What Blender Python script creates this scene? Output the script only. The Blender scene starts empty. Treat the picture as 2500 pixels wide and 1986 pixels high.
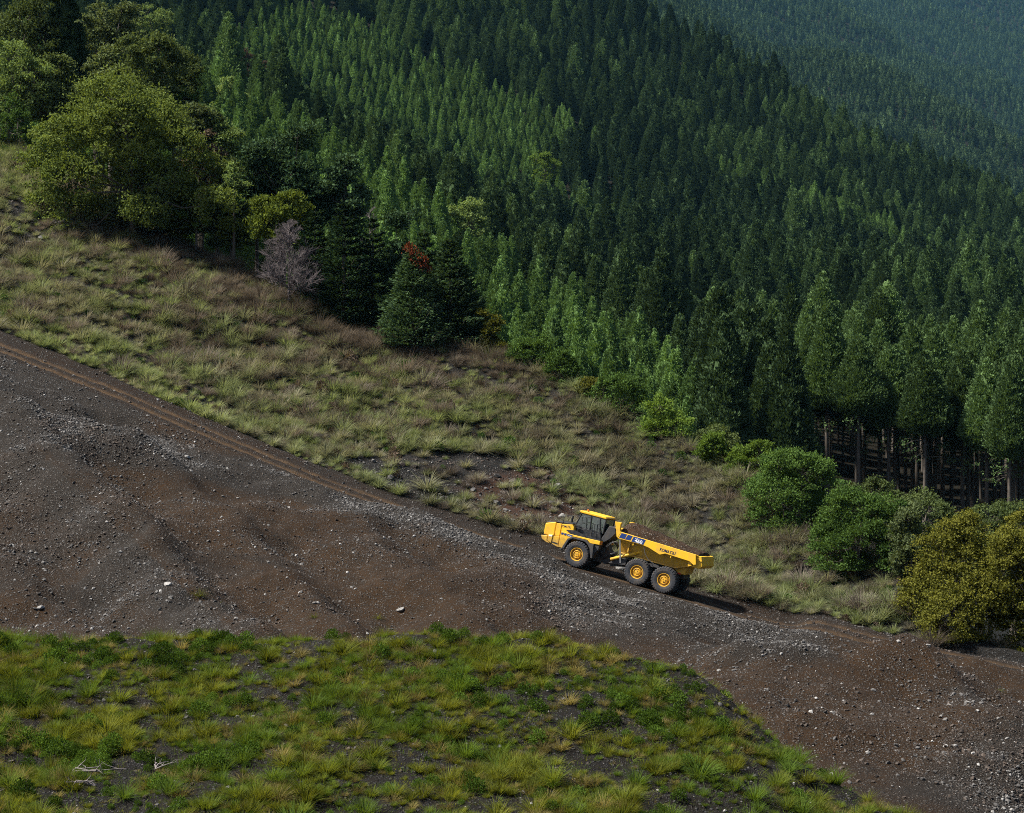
import bpy, bmesh, math, random
import numpy as np
from mathutils import Vector, Matrix, Euler

# ------------------------------------------------------------------ camera, sky, sun, exposure
SC = bpy.context.scene
COL = SC.collection
F = 4400.0                      # focal length in photo pixels (photo is 2500 px wide)
PITCH = math.atan((1080 - 993) / F)
CAMZ = 12.0
cam_d = bpy.data.cameras.new('camera'); cam = bpy.data.objects.new('camera', cam_d); COL.objects.link(cam)
cam_d.sensor_fit = 'HORIZONTAL'; cam_d.sensor_width = 36; cam_d.lens = 36 * F / 2500
cam_d.clip_start = 0.5; cam_d.clip_end = 12000
cam.location = (0, 0, CAMZ); cam.rotation_euler = (math.pi / 2 + PITCH, 0, 0)
SC.camera = cam

SUN_DIR = Vector((-0.55, -0.10, 0.83)).normalized()      # towards the sun: high, from the left
w = bpy.data.worlds.new('World'); SC.world = w; w.use_nodes = True
nt = w.node_tree
sky = nt.nodes.new('ShaderNodeTexSky'); sky.sky_type = 'NISHITA'; sky.sun_disc = False; sky.dust_density = 2.5; sky.air_density = 0.8; sky.ozone_density = 0.6
sky.sun_elevation = math.asin(SUN_DIR.z); sky.sun_rotation = math.atan2(SUN_DIR.x, SUN_DIR.y)
nt.links.new(sky.outputs[0], nt.nodes['Background'].inputs[0])
nt.nodes['Background'].inputs[1].default_value = 0.058
sun_d = bpy.data.lights.new('sun', 'SUN'); sun_d.energy = 5.0; sun_d.angle = math.radians(4.0); sun_d.color = (1.0, 0.94, 0.84)
sun = bpy.data.objects.new('sun', sun_d); COL.objects.link(sun)
sun.rotation_euler = (-SUN_DIR).to_track_quat('-Z', 'Y').to_euler()
sun.location = (-60, 20, 120)
SC.view_settings.view_transform = 'Standard'; SC.view_settings.look = 'None'
SC.view_settings.exposure = 1.15; SC.view_settings.gamma = 1; SC.view_settings.use_curve_mapping = False
SC.cycles.max_bounces = 5; SC.cycles.diffuse_bounces = 2; SC.cycles.glossy_bounces = 2
SC.cycles.transmission_bounces = 3; SC.cycles.transparent_max_bounces = 6; SC.cycles.volume_bounces = 0
SC.cycles.filter_width = 1.0; SC.cycles.use_denoising = False; SC.cycles.denoising_prefilter = 'ACCURATE'; SC.cycles.denoising_input_passes = 'RGB_ALBEDO_NORMAL'

RNG = np.random.default_rng(7)
random.seed(7)

# ------------------------------------------------------------------ helpers
cp, sp = math.cos(PITCH), math.sin(PITCH)
def unproj(px, py, d):
    """world point seen at photo pixel (px, py), d metres ahead of the camera (world y)"""
    px = np.asarray(px, float); py = np.asarray(py, float); d = np.asarray(d, float)
    a = (px - 1250) / F; b = (993 - py) / F
    wy = cp - b * sp; wz = sp + b * cp
    s = d / wy
    return np.stack([a * s, d + 0 * a, CAMZ + wz * s], -1)
def proj(P):
    P = np.asarray(P, float); x = P[..., 0]; y = P[..., 1]; z = P[..., 2] - CAMZ
    fw = y * cp + z * sp; up = -y * sp + z * cp
    return 1250 + F * x / fw, 993 - F * up / fw

def tag(o, label=None, cat=None, group=None, kind=None):
    if label: o['label'] = label
    if cat: o['category'] = cat
    if group: o['group'] = group
    if kind: o['kind'] = kind
    return o
def empty(name, loc=(0, 0, 0)):
    o = bpy.data.objects.new(name, None); COL.objects.link(o); o.location = loc; o.empty_display_size = 0.3
    return o
def link_mesh(name, me, mat=None, parent=None, link=True):
    o = bpy.data.objects.new(name, me)
    if link: COL.objects.link(o)
    if mat is not None:
        for m in (mat if isinstance(mat, (list, tuple)) else [mat]): me.materials.append(m)
    if parent is not None: o.parent = parent
    return o
def mesh_np(name, V, Q, smooth=False, midx=None):
    """mesh from arrays; Q is (M,4) or (M,3)"""
    V = np.asarray(V, np.float32); Q = np.asarray(Q, np.int32)
    me = bpy.data.meshes.new(name); k = Q.shape[1]
    me.vertices.add(len(V)); me.vertices.foreach_set('co', V.ravel())
    me.loops.add(Q.size); me.loops.foreach_set('vertex_index', Q.ravel())
    me.polygons.add(len(Q)); me.polygons.foreach_set('loop_start', np.arange(0, Q.size, k, dtype=np.int32))
    if midx is not None: me.polygons.foreach_set('material_index', np.asarray(midx, np.int32))
    me.update(calc_edges=True)
    me.polygons.foreach_set('use_smooth', np.full(len(Q), smooth))
    return me

def vnoise(x, y, seed=0):
    x = np.asarray(x, float); y = np.asarray(y, float)
    xi = np.floor(x).astype(np.int64); yi = np.floor(y).astype(np.int64)
    fx = x - xi; fy = y - yi; fx = fx * fx * (3 - 2 * fx); fy = fy * fy * (3 - 2 * fy)
    def h(a, b):
        n = (a * 374761393 + b * 668265263 + seed * 974711) & 0x7fffffff
        n = ((n ^ (n >> 13)) * 1274126177) & 0x7fffffff
        n = (n ^ (n >> 16)) & 0xffff
        return n / 32767.5 - 1
    return (h(xi, yi) * (1 - fx) + h(xi + 1, yi) * fx) * (1 - fy) + (h(xi, yi + 1) * (1 - fx) + h(xi + 1, yi + 1) * fx) * fy
def fbm(x, y, seed=0, octv=4, gain=0.5):
    s = 0; a = 1; f = 1
    for i in range(octv):
        s = s + a * vnoise(np.asarray(x) * f + 17.3 * i, np.asarray(y) * f - 9.1 * i, seed + i); a *= gain; f *= 2.03
    return s
def gsmooth(A, sig, axis):
    if sig <= 0: return A
    r = int(3 * sig) + 1; k = np.exp(-0.5 * (np.arange(-r, r + 1) / sig) ** 2); k /= k.sum()
    pad = [(0, 0)] * A.ndim; pad[axis] = (r, r)
    B = np.pad(A, pad, mode='edge')
    return np.apply_along_axis(lambda v: np.convolve(v, k, 'valid'), axis, B)

# ------------------------------------------------------------------ material helpers
class NT:
    def __init__(s, name):
        s.m = bpy.data.materials.new(name); s.m.use_nodes = True; s.t = s.m.node_tree; s.t.nodes.clear()
        s.out = s.n('ShaderNodeOutputMaterial')
    def n(s, typ, ins=None, **kw):
        nd = s.t.nodes.new(typ)
        for k, v in kw.items(): setattr(nd, k, v)
        for k, v in (ins or {}).items():
            if hasattr(v, 'is_linked') or isinstance(v, bpy.types.NodeSocket): s.t.links.new(v, nd.inputs[k])
            else: nd.inputs[k].default_value = v
        return nd
    def ramp(s, fac, stops, interp='LINEAR'):
        r = s.n('ShaderNodeValToRGB', {0: fac}); cr = r.color_ramp; cr.interpolation = interp
        while len(cr.elements) < len(stops): cr.elements.new(0.5)
        for e, (p, c) in zip(cr.elements, stops):
            e.position = p; e.color = (c[0], c[1], c[2], 1) if hasattr(c, '__len__') else (c, c, c, 1)
        return r.outputs[0]
    def mix(s, fac, a, b, blend='MIX'):
        m = s.n('ShaderNodeMix', data_type='RGBA', blend_type=blend)
        for k, v in ((0, fac), (6, a), (7, b)):
            if isinstance(v, bpy.types.NodeSocket): s.t.links.new(v, m.inputs[k])
            else: m.inputs[k].default_value = v if k == 0 else ((*v, 1) if len(v) == 3 else v)
        return m.outputs[2]
    def math(s, op, a, b=0.0, c=0.0):
        m = s.n('ShaderNodeMath', operation=op)
        for k, v in ((0, a), (1, b), (2, c)):
            if isinstance(v, bpy.types.NodeSocket): s.t.links.new(v, m.inputs[k])
            else: m.inputs[k].default_value = v
        return m.outputs[0]
    def noise(s, vec, scale, detail=3, rough=0.55, dist=0.0):
        n = s.n('ShaderNodeTexNoise', {'Scale': scale, 'Detail': detail, 'Roughness': rough, 'Distortion': dist})
        if vec is not None: s.t.links.new(vec, n.inputs['Vector'])
        return n.outputs[0]
    def pos(s):
        return s.n('ShaderNodeNewGeometry').outputs['Position']
    def finish(s, shader):
        s.t.links.new(shader, s.out.inputs['Surface']); return s.m

def principled(name, col, rough=0.5, metal=0.0, spec=0.5, dirt=None, dirt_scale=3.0, dirt_amt=0.5, bump=0.0, bscale=40, mud=None):
    t = NT(name); c = col
    tc = t.n('ShaderNodeTexCoord').outputs['Object']
    p = t.n('ShaderNodeBsdfPrincipled', {'Roughness': rough, 'Metallic': metal, 'Specular IOR Level': spec})
    if dirt:
        nz = t.noise(tc, dirt_scale, 5, 0.65)
        f = t.ramp(nz, [(0.42, 0.0), (0.72, dirt_amt)])
        if mud:      # splashed mud, thickest low on the machine
            z_ = t.n('ShaderNodeSeparateXYZ', {0: tc}).outputs[2]
            h_ = t.math('ADD', t.math('MULTIPLY', z_, -1.0 / mud), t.math('MULTIPLY_ADD', t.noise(tc, 5.0, 5, 0.7), 1.3, 0.45))
            f = t.math('MAXIMUM', f, t.ramp(h_, [(0.0, 0.0), (0.5, 0.75)]))
        cc = t.mix(f, col, dirt); t.t.links.new(cc, p.inputs['Base Color'])
        rr = t.ramp(nz, [(0.3, rough), (0.8, min(1, rough + 0.3))]); t.t.links.new(rr, p.inputs['Roughness'])
    else: p.inputs['Base Color'].default_value = (*col, 1)
    if bump:
        b = t.n('ShaderNodeBump', {'Strength': bump, 'Distance': 0.02, 'Height': t.noise(tc, bscale, 4)})
        t.t.links.new(b.outputs[0], p.inputs['Normal'])
    return t.finish(p.outputs[0])

def foliage(name, lo, hi, trans=0.35, tint=(1.15, 1.1, 0.5), patch=None, pscale=0.05, gloss=0.0, vary=0.35, tuft=False):
    """leaf / blade material: colour varies per leaf, per plant and (optionally) in patches over the ground"""
    t = NT(name)
    g = t.n('ShaderNodeNewGeometry'); oi = t.n('ShaderNodeObjectInfo')
    f = t.math('ADD', t.math('MULTIPLY', g.outputs['Random Per Island'], 0.6), t.math('MULTIPLY', oi.outputs['Random'], 0.4))
    if tuft:
        tf = t.n('ShaderNodeAttribute', attribute_name='tuft').outputs['Fac']
        f = t.math('ADD', t.math('MULTIPLY', f, 0.55), t.math('MULTIPLY', tf, 0.45))
    c = t.mix(f, lo, hi)
    if patch:
        pn = t.noise(oi.outputs['Location'], pscale, 3, 0.6)
        rnd = t.math('MULTIPLY_ADD', oi.outputs['Random'], 0.36, -0.18)
        pf = t.ramp(t.math('ADD', pn, rnd), [(0.42, 0.0), (0.62, 1.0)])
        c = t.mix(pf, c, patch)
    v = t.n('ShaderNodeHueSaturation', {'Color': c})
    t.t.links.new(t.math('MULTIPLY_ADD', oi.outputs['Random'], vary * 2, 1 - vary), v.inputs['Value'])
    c = v.outputs[0]
    ct = t.mix(1.0, c, tint, 'MULTIPLY')
    d = t.n('ShaderNodeBsdfDiffuse', {'Color': c}); tr = t.n('ShaderNodeBsdfTranslucent', {'Color': ct})
    m = t.n('ShaderNodeMixShader', {0: trans, 1: d.outputs[0], 2: tr.outputs[0]})
    if gloss:
        gl = t.n('ShaderNodeBsdfGlossy', {'Color': (1, 1, 1, 1), 'Roughness': 0.45})
        m = t.n('ShaderNodeMixShader', {0: gloss, 1: m.outputs[0], 2: gl.outputs[0]})
    return t.finish(m.outputs[0])

def gn_scatter(name, P, rot, scl, idx, protos, label=None, cat=None):
    """one 'stuff' object: prototypes placed on points with geometry nodes"""
    me = bpy.data.meshes.new(name); me.vertices.add(len(P)); me.vertices.foreach_set('co', np.asarray(P, np.float32).ravel())
    a = me.attributes.new('rot', 'FLOAT_VECTOR', 'POINT'); a.data.foreach_set('vector', np.asarray(rot, np.float32).ravel())
    a = me.attributes.new('scl', 'FLOAT_VECTOR', 'POINT'); a.data.foreach_set('vector', np.asarray(scl, np.float32).ravel())
    a = me.attributes.new('idx', 'INT', 'POINT'); a.data.foreach_set('value', np.asarray(idx, np.int32))
    o = link_mesh(name, me)
    pc = bpy.data.collections.new(name + '_kinds')
    for p in protos: pc.objects.link(p)
    ng = bpy.data.node_groups.new(name, 'GeometryNodeTree')
    ng.interface.new_socket('Geometry', in_out='INPUT', socket_type='NodeSocketGeometry')
    ng.interface.new_socket('Geometry', in_out='OUTPUT', socket_type='NodeSocketGeometry')
    N = ng.nodes.new; L = ng.links.new
    gi = N('NodeGroupInput'); go = N('NodeGroupOutput'); ip = N('GeometryNodeInstanceOnPoints')
    ci = N('GeometryNodeCollectionInfo'); ci.inputs['Collection'].default_value = pc
    ci.inputs['Separate Children'].default_value = True; ci.inputs['Reset Children'].default_value = True
    def att(nm, typ):
        n = N('GeometryNodeInputNamedAttribute'); n.data_type = typ; n.inputs['Name'].default_value = nm
        return n.outputs['Attribute']
    e = N('FunctionNodeEulerToRotation'); L(att('rot', 'FLOAT_VECTOR'), e.inputs[0])
    L(gi.outputs[0], ip.inputs['Points']); L(ci.outputs[0], ip.inputs['Instance']); ip.inputs['Pick Instance'].default_value = True
    L(att('idx', 'INT'), ip.inputs['Instance Index']); L(e.outputs[0], ip.inputs['Rotation']); L(att('scl', 'FLOAT_VECTOR'), ip.inputs['Scale'])
    L(ip.outputs[0], go.inputs[0])
    md = o.modifiers.new('scatter', 'NODES'); md.node_group = ng
    tag(o, label, cat, kind='stuff')
    return o
def proto(name, me, mats):
    o = bpy.data.objects.new(name, me)
    for m in mats: me.materials.append(m)
    return o
# ------------------------------------------------------------------ truck frame (the road under it is laid in the same plane)
TR_A = math.radians(22); TR_T = math.radians(14.2); TR_ROLL = math.radians(3.2)
TF = Vector((-math.cos(TR_T) * math.cos(TR_A), math.cos(TR_T) * math.sin(TR_A), math.sin(TR_T)))
TL0 = Vector((math.sin(TR_A), math.cos(TR_A), 0))
TUP = (TL0.cross(TF)).normalized()
if TUP.z < 0: TUP = -TUP
TL = (TL0 * math.cos(TR_ROLL) - TUP * math.sin(TR_ROLL)).normalized()      # towards the far side, slightly down
TU = TL.cross(TF); TU = TU if TU.z > 0 else -TU
P1 = Vector(unproj(1399, 1385, 118.0).tolist())                            # near front tyre meets the road

# ------------------------------------------------------------------ ground sheets
PXS = np.linspace(-1000, 3500, 640)
def sline(pts, sig=5):
    pts = sorted(pts); x = [p[0] for p in pts]
    py = np.interp(PXS, x, [p[1] for p in pts]); d = np.interp(PXS, x, [p[2] for p in pts])
    return unproj(PXS, gsmooth(py, sig, 0), gsmooth(d, sig, 0))
def loft(lines, rows, soft=1.2):
    out = []
    for i, n in enumerate(rows):
        t = np.linspace(0, 1, n, endpoint=False)[:, None, None]
        out.append(lines[i][None] * (1 - t) + lines[i + 1][None] * t)
    out.append(lines[-1][None])
    return gsmooth(np.concatenate(out, 0), soft, 0)
def grid_mesh(name, G, mat, smooth=True, attrs=None):
    R, C = G.shape[:2]
    i = np.arange(R * C).reshape(R, C)
    Q = np.stack([i[:-1, :-1], i[:-1, 1:], i[1:, 1:], i[1:, :-1]], -1).reshape(-1, 4)
    me = mesh_np(name, G.reshape(-1, 3), Q, smooth)
    for k, v in (attrs or {}).items():
        a = me.attributes.new(k, 'FLOAT', 'POINT'); a.data.foreach_set('value', v.astype(np.float32).ravel())
    o = link_mesh(name, me, mat); tag(o, kind='structure')
    return o
def smoothstep(a, b, x):
    t = np.clip((x - a) / (b - a), 0, 1); return t * t * (3 - 2 * t)

# --- the near hill: spoil slope, haul road and grassy hillside are one continuous surface, cut into three sheets
def strip(s, lat):
    p = P1 + TF * s + TL * lat; x, y = proj(np.array(p)); return (float(x), float(y), p.y)
near_edge = [(-1000, 500, 160), (0, 866, 135), (300, 985, 131.5), (464, 1058, 129.5), (800, 1196, 125.5)] + [strip(s, -1.3) for s in (8, 3, -3, -9, -14)] + \
            [(1990, 1544, 111), (2145, 1586, 108), (2261, 1606, 106), (2500, 1652, 103), (3500, 1840, 92)]
far_edge = [(-1000, 470, 164), (0, 833, 139), (300, 950, 135.5), (464, 1022, 133.5), (800, 1166, 129.5)] + [strip(s, 4.1) for s in (8, 3, -3, -9, -14)] + \
           [(1990, 1508, 116), (2145, 1548, 113), (2261, 1576, 111), (2500, 1628, 107), (3500, 1800, 98)]
n0 = sline([(-1000, 1900, 73), (1000, 1900, 73), (1700, 1930, 69), (2100, 2080, 63), (2500, 2200, 60), (3500, 2500, 55)])
n1 = sline([(-1000, 1640, 86), (0, 1640, 86), (1000, 1622, 88), (1500, 1640, 88), (1707, 1617, 88), (1831, 1604, 89), (1966, 1602, 90), (2147, 1607, 90),
            (2224, 1609, 90), (2302, 1622, 88.5), (2348, 1648, 86.5), (2421, 1705, 83.5), (2500, 1767, 81), (3500, 2350, 68)], 3)
n2 = sline([(-1000, 1200, 104), (0, 1420, 101), (500, 1450, 99), (1000, 1490, 98), (1400, 1560, 97), (1600, 1592, 96), (1800, 1600, 95), (2000, 1614, 95),
            (2150, 1618, 95), (2300, 1622, 95.5), (2400, 1655, 94), (2500, 1690, 92), (3500, 2000, 84)])
n3 = sline(near_edge, 2); n4 = sline(far_edge, 2)
n5 = sline([(-1000, 440, 168), (0, 812, 142.5), (174, 884, 140), (348, 970, 138), (522, 1042, 136), (696, 1116, 134), (812, 1146, 133), (986, 1202, 131),
            (1160, 1254, 129), (1322, 1290, 127.5), (1550, 1384, 124.5), (1716, 1432, 121.5), (1855, 1461, 119.7), (1971, 1490, 118), (2087, 1519, 117),
            (2203, 1560, 115), (2319, 1594, 113.5), (2500, 1620, 110.5), (3500, 1780, 102)])
n6 = sline([(-1000, 200, 185), (0, 640, 160), (500, 850, 154), (1000, 1022, 149), (1500, 1190, 143), (1800, 1318, 133), (2000, 1402, 126), (2200, 1508, 119.5), (2330, 1588, 115), (2500, 1614, 112.2), (3500, 1770, 104)])
CREST = [(-1000, -150, 225), (-300, 180, 203), (0, 330, 192), (100, 395, 189), (300, 520, 183), (450, 600, 178), (640, 700, 172), (812, 790, 168), (950, 838, 166), (1160, 850, 165), (1230, 856, 164),
         (1334, 908, 160), (1415, 945, 157), (1554, 1022, 152), (1681, 1078, 148), (1786, 1128, 144), (1855, 1215, 138), (1971, 1310, 132), (2145, 1400, 126),
         (2226, 1470, 121), (2270, 1550, 117.5), (2330, 1586, 115.5), (2500, 1611, 113.5), (3500, 1765, 106)]
n7 = sline(CREST, 3)
n8 = n7 + np.array([0, 9, -2.2]); n9 = n7 + np.array([0, 30, -8.0]); n10 = n7 + np.array([0, 60, -16.0])
ROWS = [26, 30, 46, 14, 8, 34, 34, 8, 8, 4]
NG = loft([n0, n1, n2, n3, n4, n5, n6, n7, n8, n9, n10], ROWS, 1.3)
RC = np.concatenate([[0], np.cumsum(ROWS)])          # row index of each line
px, py = proj(NG)
rowi = np.arange(NG.shape[0])[:, None] + 0 * px
X, Y = NG[..., 0], NG[..., 1]
gravel_w = smoothstep(2, 14, rowi) * (1 - smoothstep(RC[3] - 5, RC[3] - 1, rowi))
dz = 0.8 * fbm(X / 13, Y / 13, 13, 2) * gravel_w + 0.7 * fbm(X / 7, Y / 7, 3, 3) * gravel_w + 0.20 * fbm(X / 1.8, Y / 1.8, 5, 3) * gravel_w
# runnels and slump ridges down the spoil face
dz += gravel_w * 0.35 * (np.abs(fbm((X * 0.8 + Y * 0.5) / 5.0, Y / 30, 9, 2)) - 0.35)
def spur(pts, h, wl, wr):
    """rounded spoil ridge running down the slope: long left flank, steep right flank; pts is where its crest is seen"""
    lx = [p[1] + h * 35 for p in pts]; ly = [p[0] for p in pts]
    ex = np.interp(py, lx, ly); wob = 8 * vnoise(py / 80, 0 * py + 3, 8) + 3 * vnoise(py / 20, 0 * py + 5, 9)
    s = px - ex - wob
    fade = smoothstep(lx[0] - 120, lx[0] + 60, py)
    return fade * gravel_w * h * np.where(s > 0, np.exp(-(s / wr) ** 2), 0.12 + 0.88 * np.exp(-(s / wl) ** 2)) * (1 + 0.15 * vnoise(X / 3, Y / 3, 12))
dz += spur([(-60, 930), (0, 990), (70, 1080), (230, 1230), (348, 1335), (464, 1450), (570, 1545), (640, 1640)], 2.6, 180, 110)
dz += spur([(-60, 1320), (0, 1380), (70, 1475), (185, 1555), (300, 1650)], 1.6, 170, 120)
dz += spur([(150, 1050), (300, 1085), (400, 1120), (520, 1230), (660, 1370), (790, 1500), (880, 1600)], 1.3, 150, 80)
dz += spur([(880, 1330), (1000, 1400), (1120, 1490), (1240, 1590)], 1.1, 120, 70)
dz += spur([(1150, 1480), (1250, 1530), (1350, 1600)], 0.6, 100, 60)
# the eroded hollow behind the right-hand mound
hol = np.exp(-(((px - 2090) / 130) ** 2 + ((py - 1596) / 15) ** 2)); dz -= 1.7 * hol * gravel_w
ridge_m = np.exp(-((rowi - RC[1]) / 5.0) ** 2) * smoothstep(1650, 1850, px); dz += 0.75 * ridge_m * (0.8 + 0.4 * vnoise(X / 4, Y / 4, 19))
bench = np.exp(-(((px - 330) / 200) ** 2 + ((py - 1120 - 0.25 * (px - 330)) / 40) ** 2)); dz += 1.0 * bench * gravel_w
# grass hill unevenness
grass_w = smoothstep(RC[5] + 2, RC[5] + 12, rowi)
dz += grass_w * (0.8 * fbm(X / 14, Y / 14, 21, 3) + 0.22 * fbm(X / 2.2, Y / 2.2, 23, 2))
# wheel ruts along the road, cut into the surface; a bank of pushed-up soil on its far side at the left
road_t = (rowi - RC[3]) / (RC[4] - RC[3])
rutw = (np.exp(-((road_t - 0.31) / 0.085) ** 2) + np.exp(-((road_t - 0.80) / 0.085) ** 2))
on_road = smoothstep(-0.1, 0.05, road_t) * (1 - smoothstep(0.98, 1.15, road_t))
under = np.exp(-(((px - 1560) / 230) ** 4))
dz += on_road * (-0.13 * rutw * (1 - under) + 0.05 * fbm(X / 0.7, Y / 0.7, 31, 2) * (1 - under))
bank = smoothstep(RC[4], RC[4] + 3, rowi) * (1 - smoothstep(RC[5] - 1, RC[5] + 3, rowi)) * (1 - smoothstep(600, 1000, px))
dz += bank * 0.45
NG[..., 2] += dz
NPX, NPY = proj(NG)

# --- the foreground bank
b0 = sline([(-1000, 4200, 22), (3500, 4200, 22)]); b1 = sline([(-1000, 2080, 43), (1000, 2060, 43), (3500, 2300, 42)])
FCREST = [(-1000, 1540, 60), (0, 1552, 60), (348, 1560, 60), (754, 1554, 60.5), (1264, 1560, 60), (1400, 1572, 59.5), (1542, 1598, 59), (1705, 1646, 57.5), (1797, 1716, 56), (1902, 1796, 54.5),
          (1995, 1878, 53), (2087, 1924, 52), (2238, 1996, 50.5), (2500, 2120, 48), (3500, 2600, 44)]
b2 = sline(FCREST, 2); b3 = b2 + np.array([0, 5, -2.6]); b4 = b2 + np.array([0, 13, -7.5])
bm1 = 0.5 * (b1 + b2); bm1[:, 2] -= 0.25
FG = loft([b0, b1, bm1, b2, b3, b4], [14, 40, 40, 12, 8], 1.5)
X, Y = FG[..., 0], FG[..., 1]
FG[..., 2] += 0.22 * fbm(X / 3.1, Y / 3.1, 41, 3) + 0.07 * fbm(X / 0.6, Y / 0.6, 43, 2)
FPX, FPY = proj(FG)

# --- forest floor and the mountain behind
m0 = sline([(-1000, 150, 240), (0, 420, 222), (500, 650, 212), (1000, 905, 205), (1500, 1105, 198), (1800, 1225, 190), (2000, 1310, 185), (2300, 1430, 172), (2500, 1470, 168), (3500, 1560, 165)])
m1 = sline([(-1000, 0, 340), (0, 300, 305), (500, 520, 285), (1000, 800, 265), (1300, 930, 255), (1600, 1080, 245), (1900, 1190, 240), (2200, 1262, 240), (2500, 1310, 235), (3500, 1420, 235)])
m2 = sline([(-1000, -300, 460), (0, 80, 430), (500, 235, 400), (800, 410, 370), (1000, 545, 350), (1200, 700, 340), (1300, 770, 335), (1500, 880, 325), (1700, 965, 320), (1900, 1040, 320), (2200, 1090, 320), (2500, 1120, 320), (3500, 1180, 330)])
m3 = sline([(-1000, -250, 540), (0, 120, 505), (500, 300, 475), (800, 480, 445), (1000, 620, 425), (1200, 760, 410), (1500, 905, 400), (1700, 930, 400), (1900, 950, 400), (2200, 965, 400), (2500, 980, 400), (3500, 1040, 400)])
m4 = sline([(-1000, -450, 680), (0, -40, 680), (500, 130, 680), (800, 300, 660), (1000, 410, 650), (1300, 550, 640), (1700, 675, 630), (2100, 745, 620), (2500, 795, 620), (3500, 900, 620)])
m5 = sline([(-1000, -800, 860), (0, -350, 860), (500, -130, 860), (800, 30, 860), (1000, 130, 850), (1300, 265, 850), (1700, 425, 845), (2100, 555, 840), (2500, 645, 840), (3500, 800, 840)])
R1 = [(-1000, -1200), (0, -700), (800, -260), (1250, -70), (1570, 62), (1639, 98), (1732, 146), (1871, 222), (2024, 300), (2103, 350), (2288, 446), (2500, 532), (3500, 860)]
m6 = sline([(a, b, 1060) for a, b in R1]); m7 = m6 + np.array([0, 120, -70.0])
MG = loft([m0, m1, m2, m3, m4, m5, m6, m7], [14, 16, 12, 20, 20, 20, 8], 1.2)[:, ::2]
X, Y = MG[..., 0], MG[..., 1]
MG[..., 2] += smoothstep(300, 500, Y) * (9.0 * fbm(X / 110, Y / 160, 51, 3) + 9.0 * np.abs(vnoise((X + 0.35 * Y) / 75, Y / 400, 57)) - 4)
def ridge(pts, d0, dd, drop):
    c = sline([(a, b, d0) for a, b in pts]); lo = sline([(a, b + drop, d0 - dd) for a, b in pts])
    m_ = sline([(a, b + 45, d0 - dd * 0.30) for a, b in pts]); m2_ = sline([(a, b + 140, d0 - dd * 0.62) for a, b in pts])
    G = loft([lo, m2_, m_, c, c + np.array([0, dd * 0.3, -drop * 0.15])], [12, 12, 10, 6], 1.0)[:, ::3]
    G = G[:, (PXS[::3] > 1150)]
    X, Y = G[..., 0], G[..., 1]; G[..., 2] += d0 * 0.010 * fbm(X / (d0 * .06), Y / (d0 * .06), int(d0), 3)
    return G
RG = [ridge([(1150, -250), (1640, -40), (1700, 0), (1760, 38), (1825, 84), (1894, 116), (1964, 145), (2057, 182), (2126, 210), (2196, 238), (2265, 265), (2335, 290), (2428, 335), (2500, 368), (3500, 780)], 2500, 800, 330),
      ridge([(1150, -420), (1850, -60), (1992, 14), (2057, 44), (2126, 76), (2196, 108), (2288, 146), (2381, 184), (2428, 202), (2500, 234), (3500, 620)], 3900, 1000, 330),
      ridge([(1150, -480), (2000, -120), (2200, -22), (2300, 18), (2400, 52), (2500, 88), (3500, 430)], 5000, 900, 330),
      ridge([(1150, -500), (2200, -260), (2500, -120), (3500, 200)], 6200, 1000, 420)]

# ------------------------------------------------------------------ ground materials
def gravel_mat(name, soil_a, soil_b, stone_a, stone_b, amount=0.55, brown_scale=0.11, road=False, zone=False):
    t = NT(name); P = t.pos()
    big = t.noise(P, brown_scale, 4, 0.6, 0.6); mid = t.noise(P, 1.1, 4, 0.6)
    bf = big
    if zone:
        zn = t.n('ShaderNodeAttribute', attribute_name='grey').outputs['Fac']
        bf = t.math('ADD', big, t.math('MULTIPLY_ADD', zn, -0.42, 0.14))
        big = t.math('ADD', big, t.math('MULTIPLY_ADD', zn, 0.30, -0.06))
    soil = t.mix(t.ramp(bf, [(0.40, 0.0), (0.58, 1.0)]), soil_a, soil_b)
    soil = t.mix(t.ramp(mid, [(0.35, 0.0), (0.7, 0.6)]), soil, (0.009, 0.007, 0.005))
    v = t.n('ShaderNodeTexVoronoi', {'Vector': P, 'Scale': 7.5, 'Randomness': 1.0})
    v2 = t.n('ShaderNodeTexVoronoi', {'Vector': P, 'Scale': 19.0, 'Randomness': 1.0})
    def stones(vn, cut, lo, hi):
        sep = t.n('ShaderNodeSeparateColor', {0: vn.outputs['Color']})
        near = t.ramp(vn.outputs['Distance'], [(lo, 1.0), (hi, 0.0)])
        pick = t.ramp(t.math('ADD', sep.outputs[0], t.math('MULTIPLY', big, 0.5)), [(cut, 0.0), (cut + 0.06, 1.0)])
        return t.math('MULTIPLY', near, pick), t.mix(sep.outputs[1], stone_a, stone_b)
    s1, c1 = stones(v, 1.25 - amount, 0.25, 0.5); s2, c2 = stones(v2, 1.12 - amount, 0.2, 0.55)
    col = t.mix(s2, soil, c2); col = t.mix(s1, col, c1)
    if road:
        at = t.n('ShaderNodeAttribute', attribute_name='rut').outputs['Fac']
        rn = t.math('MULTIPLY', at, t.ramp(t.noise(P, 2.2, 4), [(0.3, 0.45), (0.6, 1.0)]))
        col = t.mix(rn, col, (0.090, 0.056, 0.029))
    hgt = t.math('ADD', t.math('MULTIPLY', s1, 0.6), t.math('ADD', t.math('MULTIPLY', s2, 0.3), t.math('MULTIPLY', t.noise(P, 9, 5, 0.7), 0.9)))
    b = t.n('ShaderNodeBump', {'Strength': 1.0, 'Distance': 0.14, 'Height': hgt})
    p = t.n('ShaderNodeBsdfPrincipled', {'Base Color': col, 'Roughness': 0.9, 'Specular IOR Level': 0.12, 'Normal': b.outputs[0]})
    return t.finish(p.outputs[0])
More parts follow.
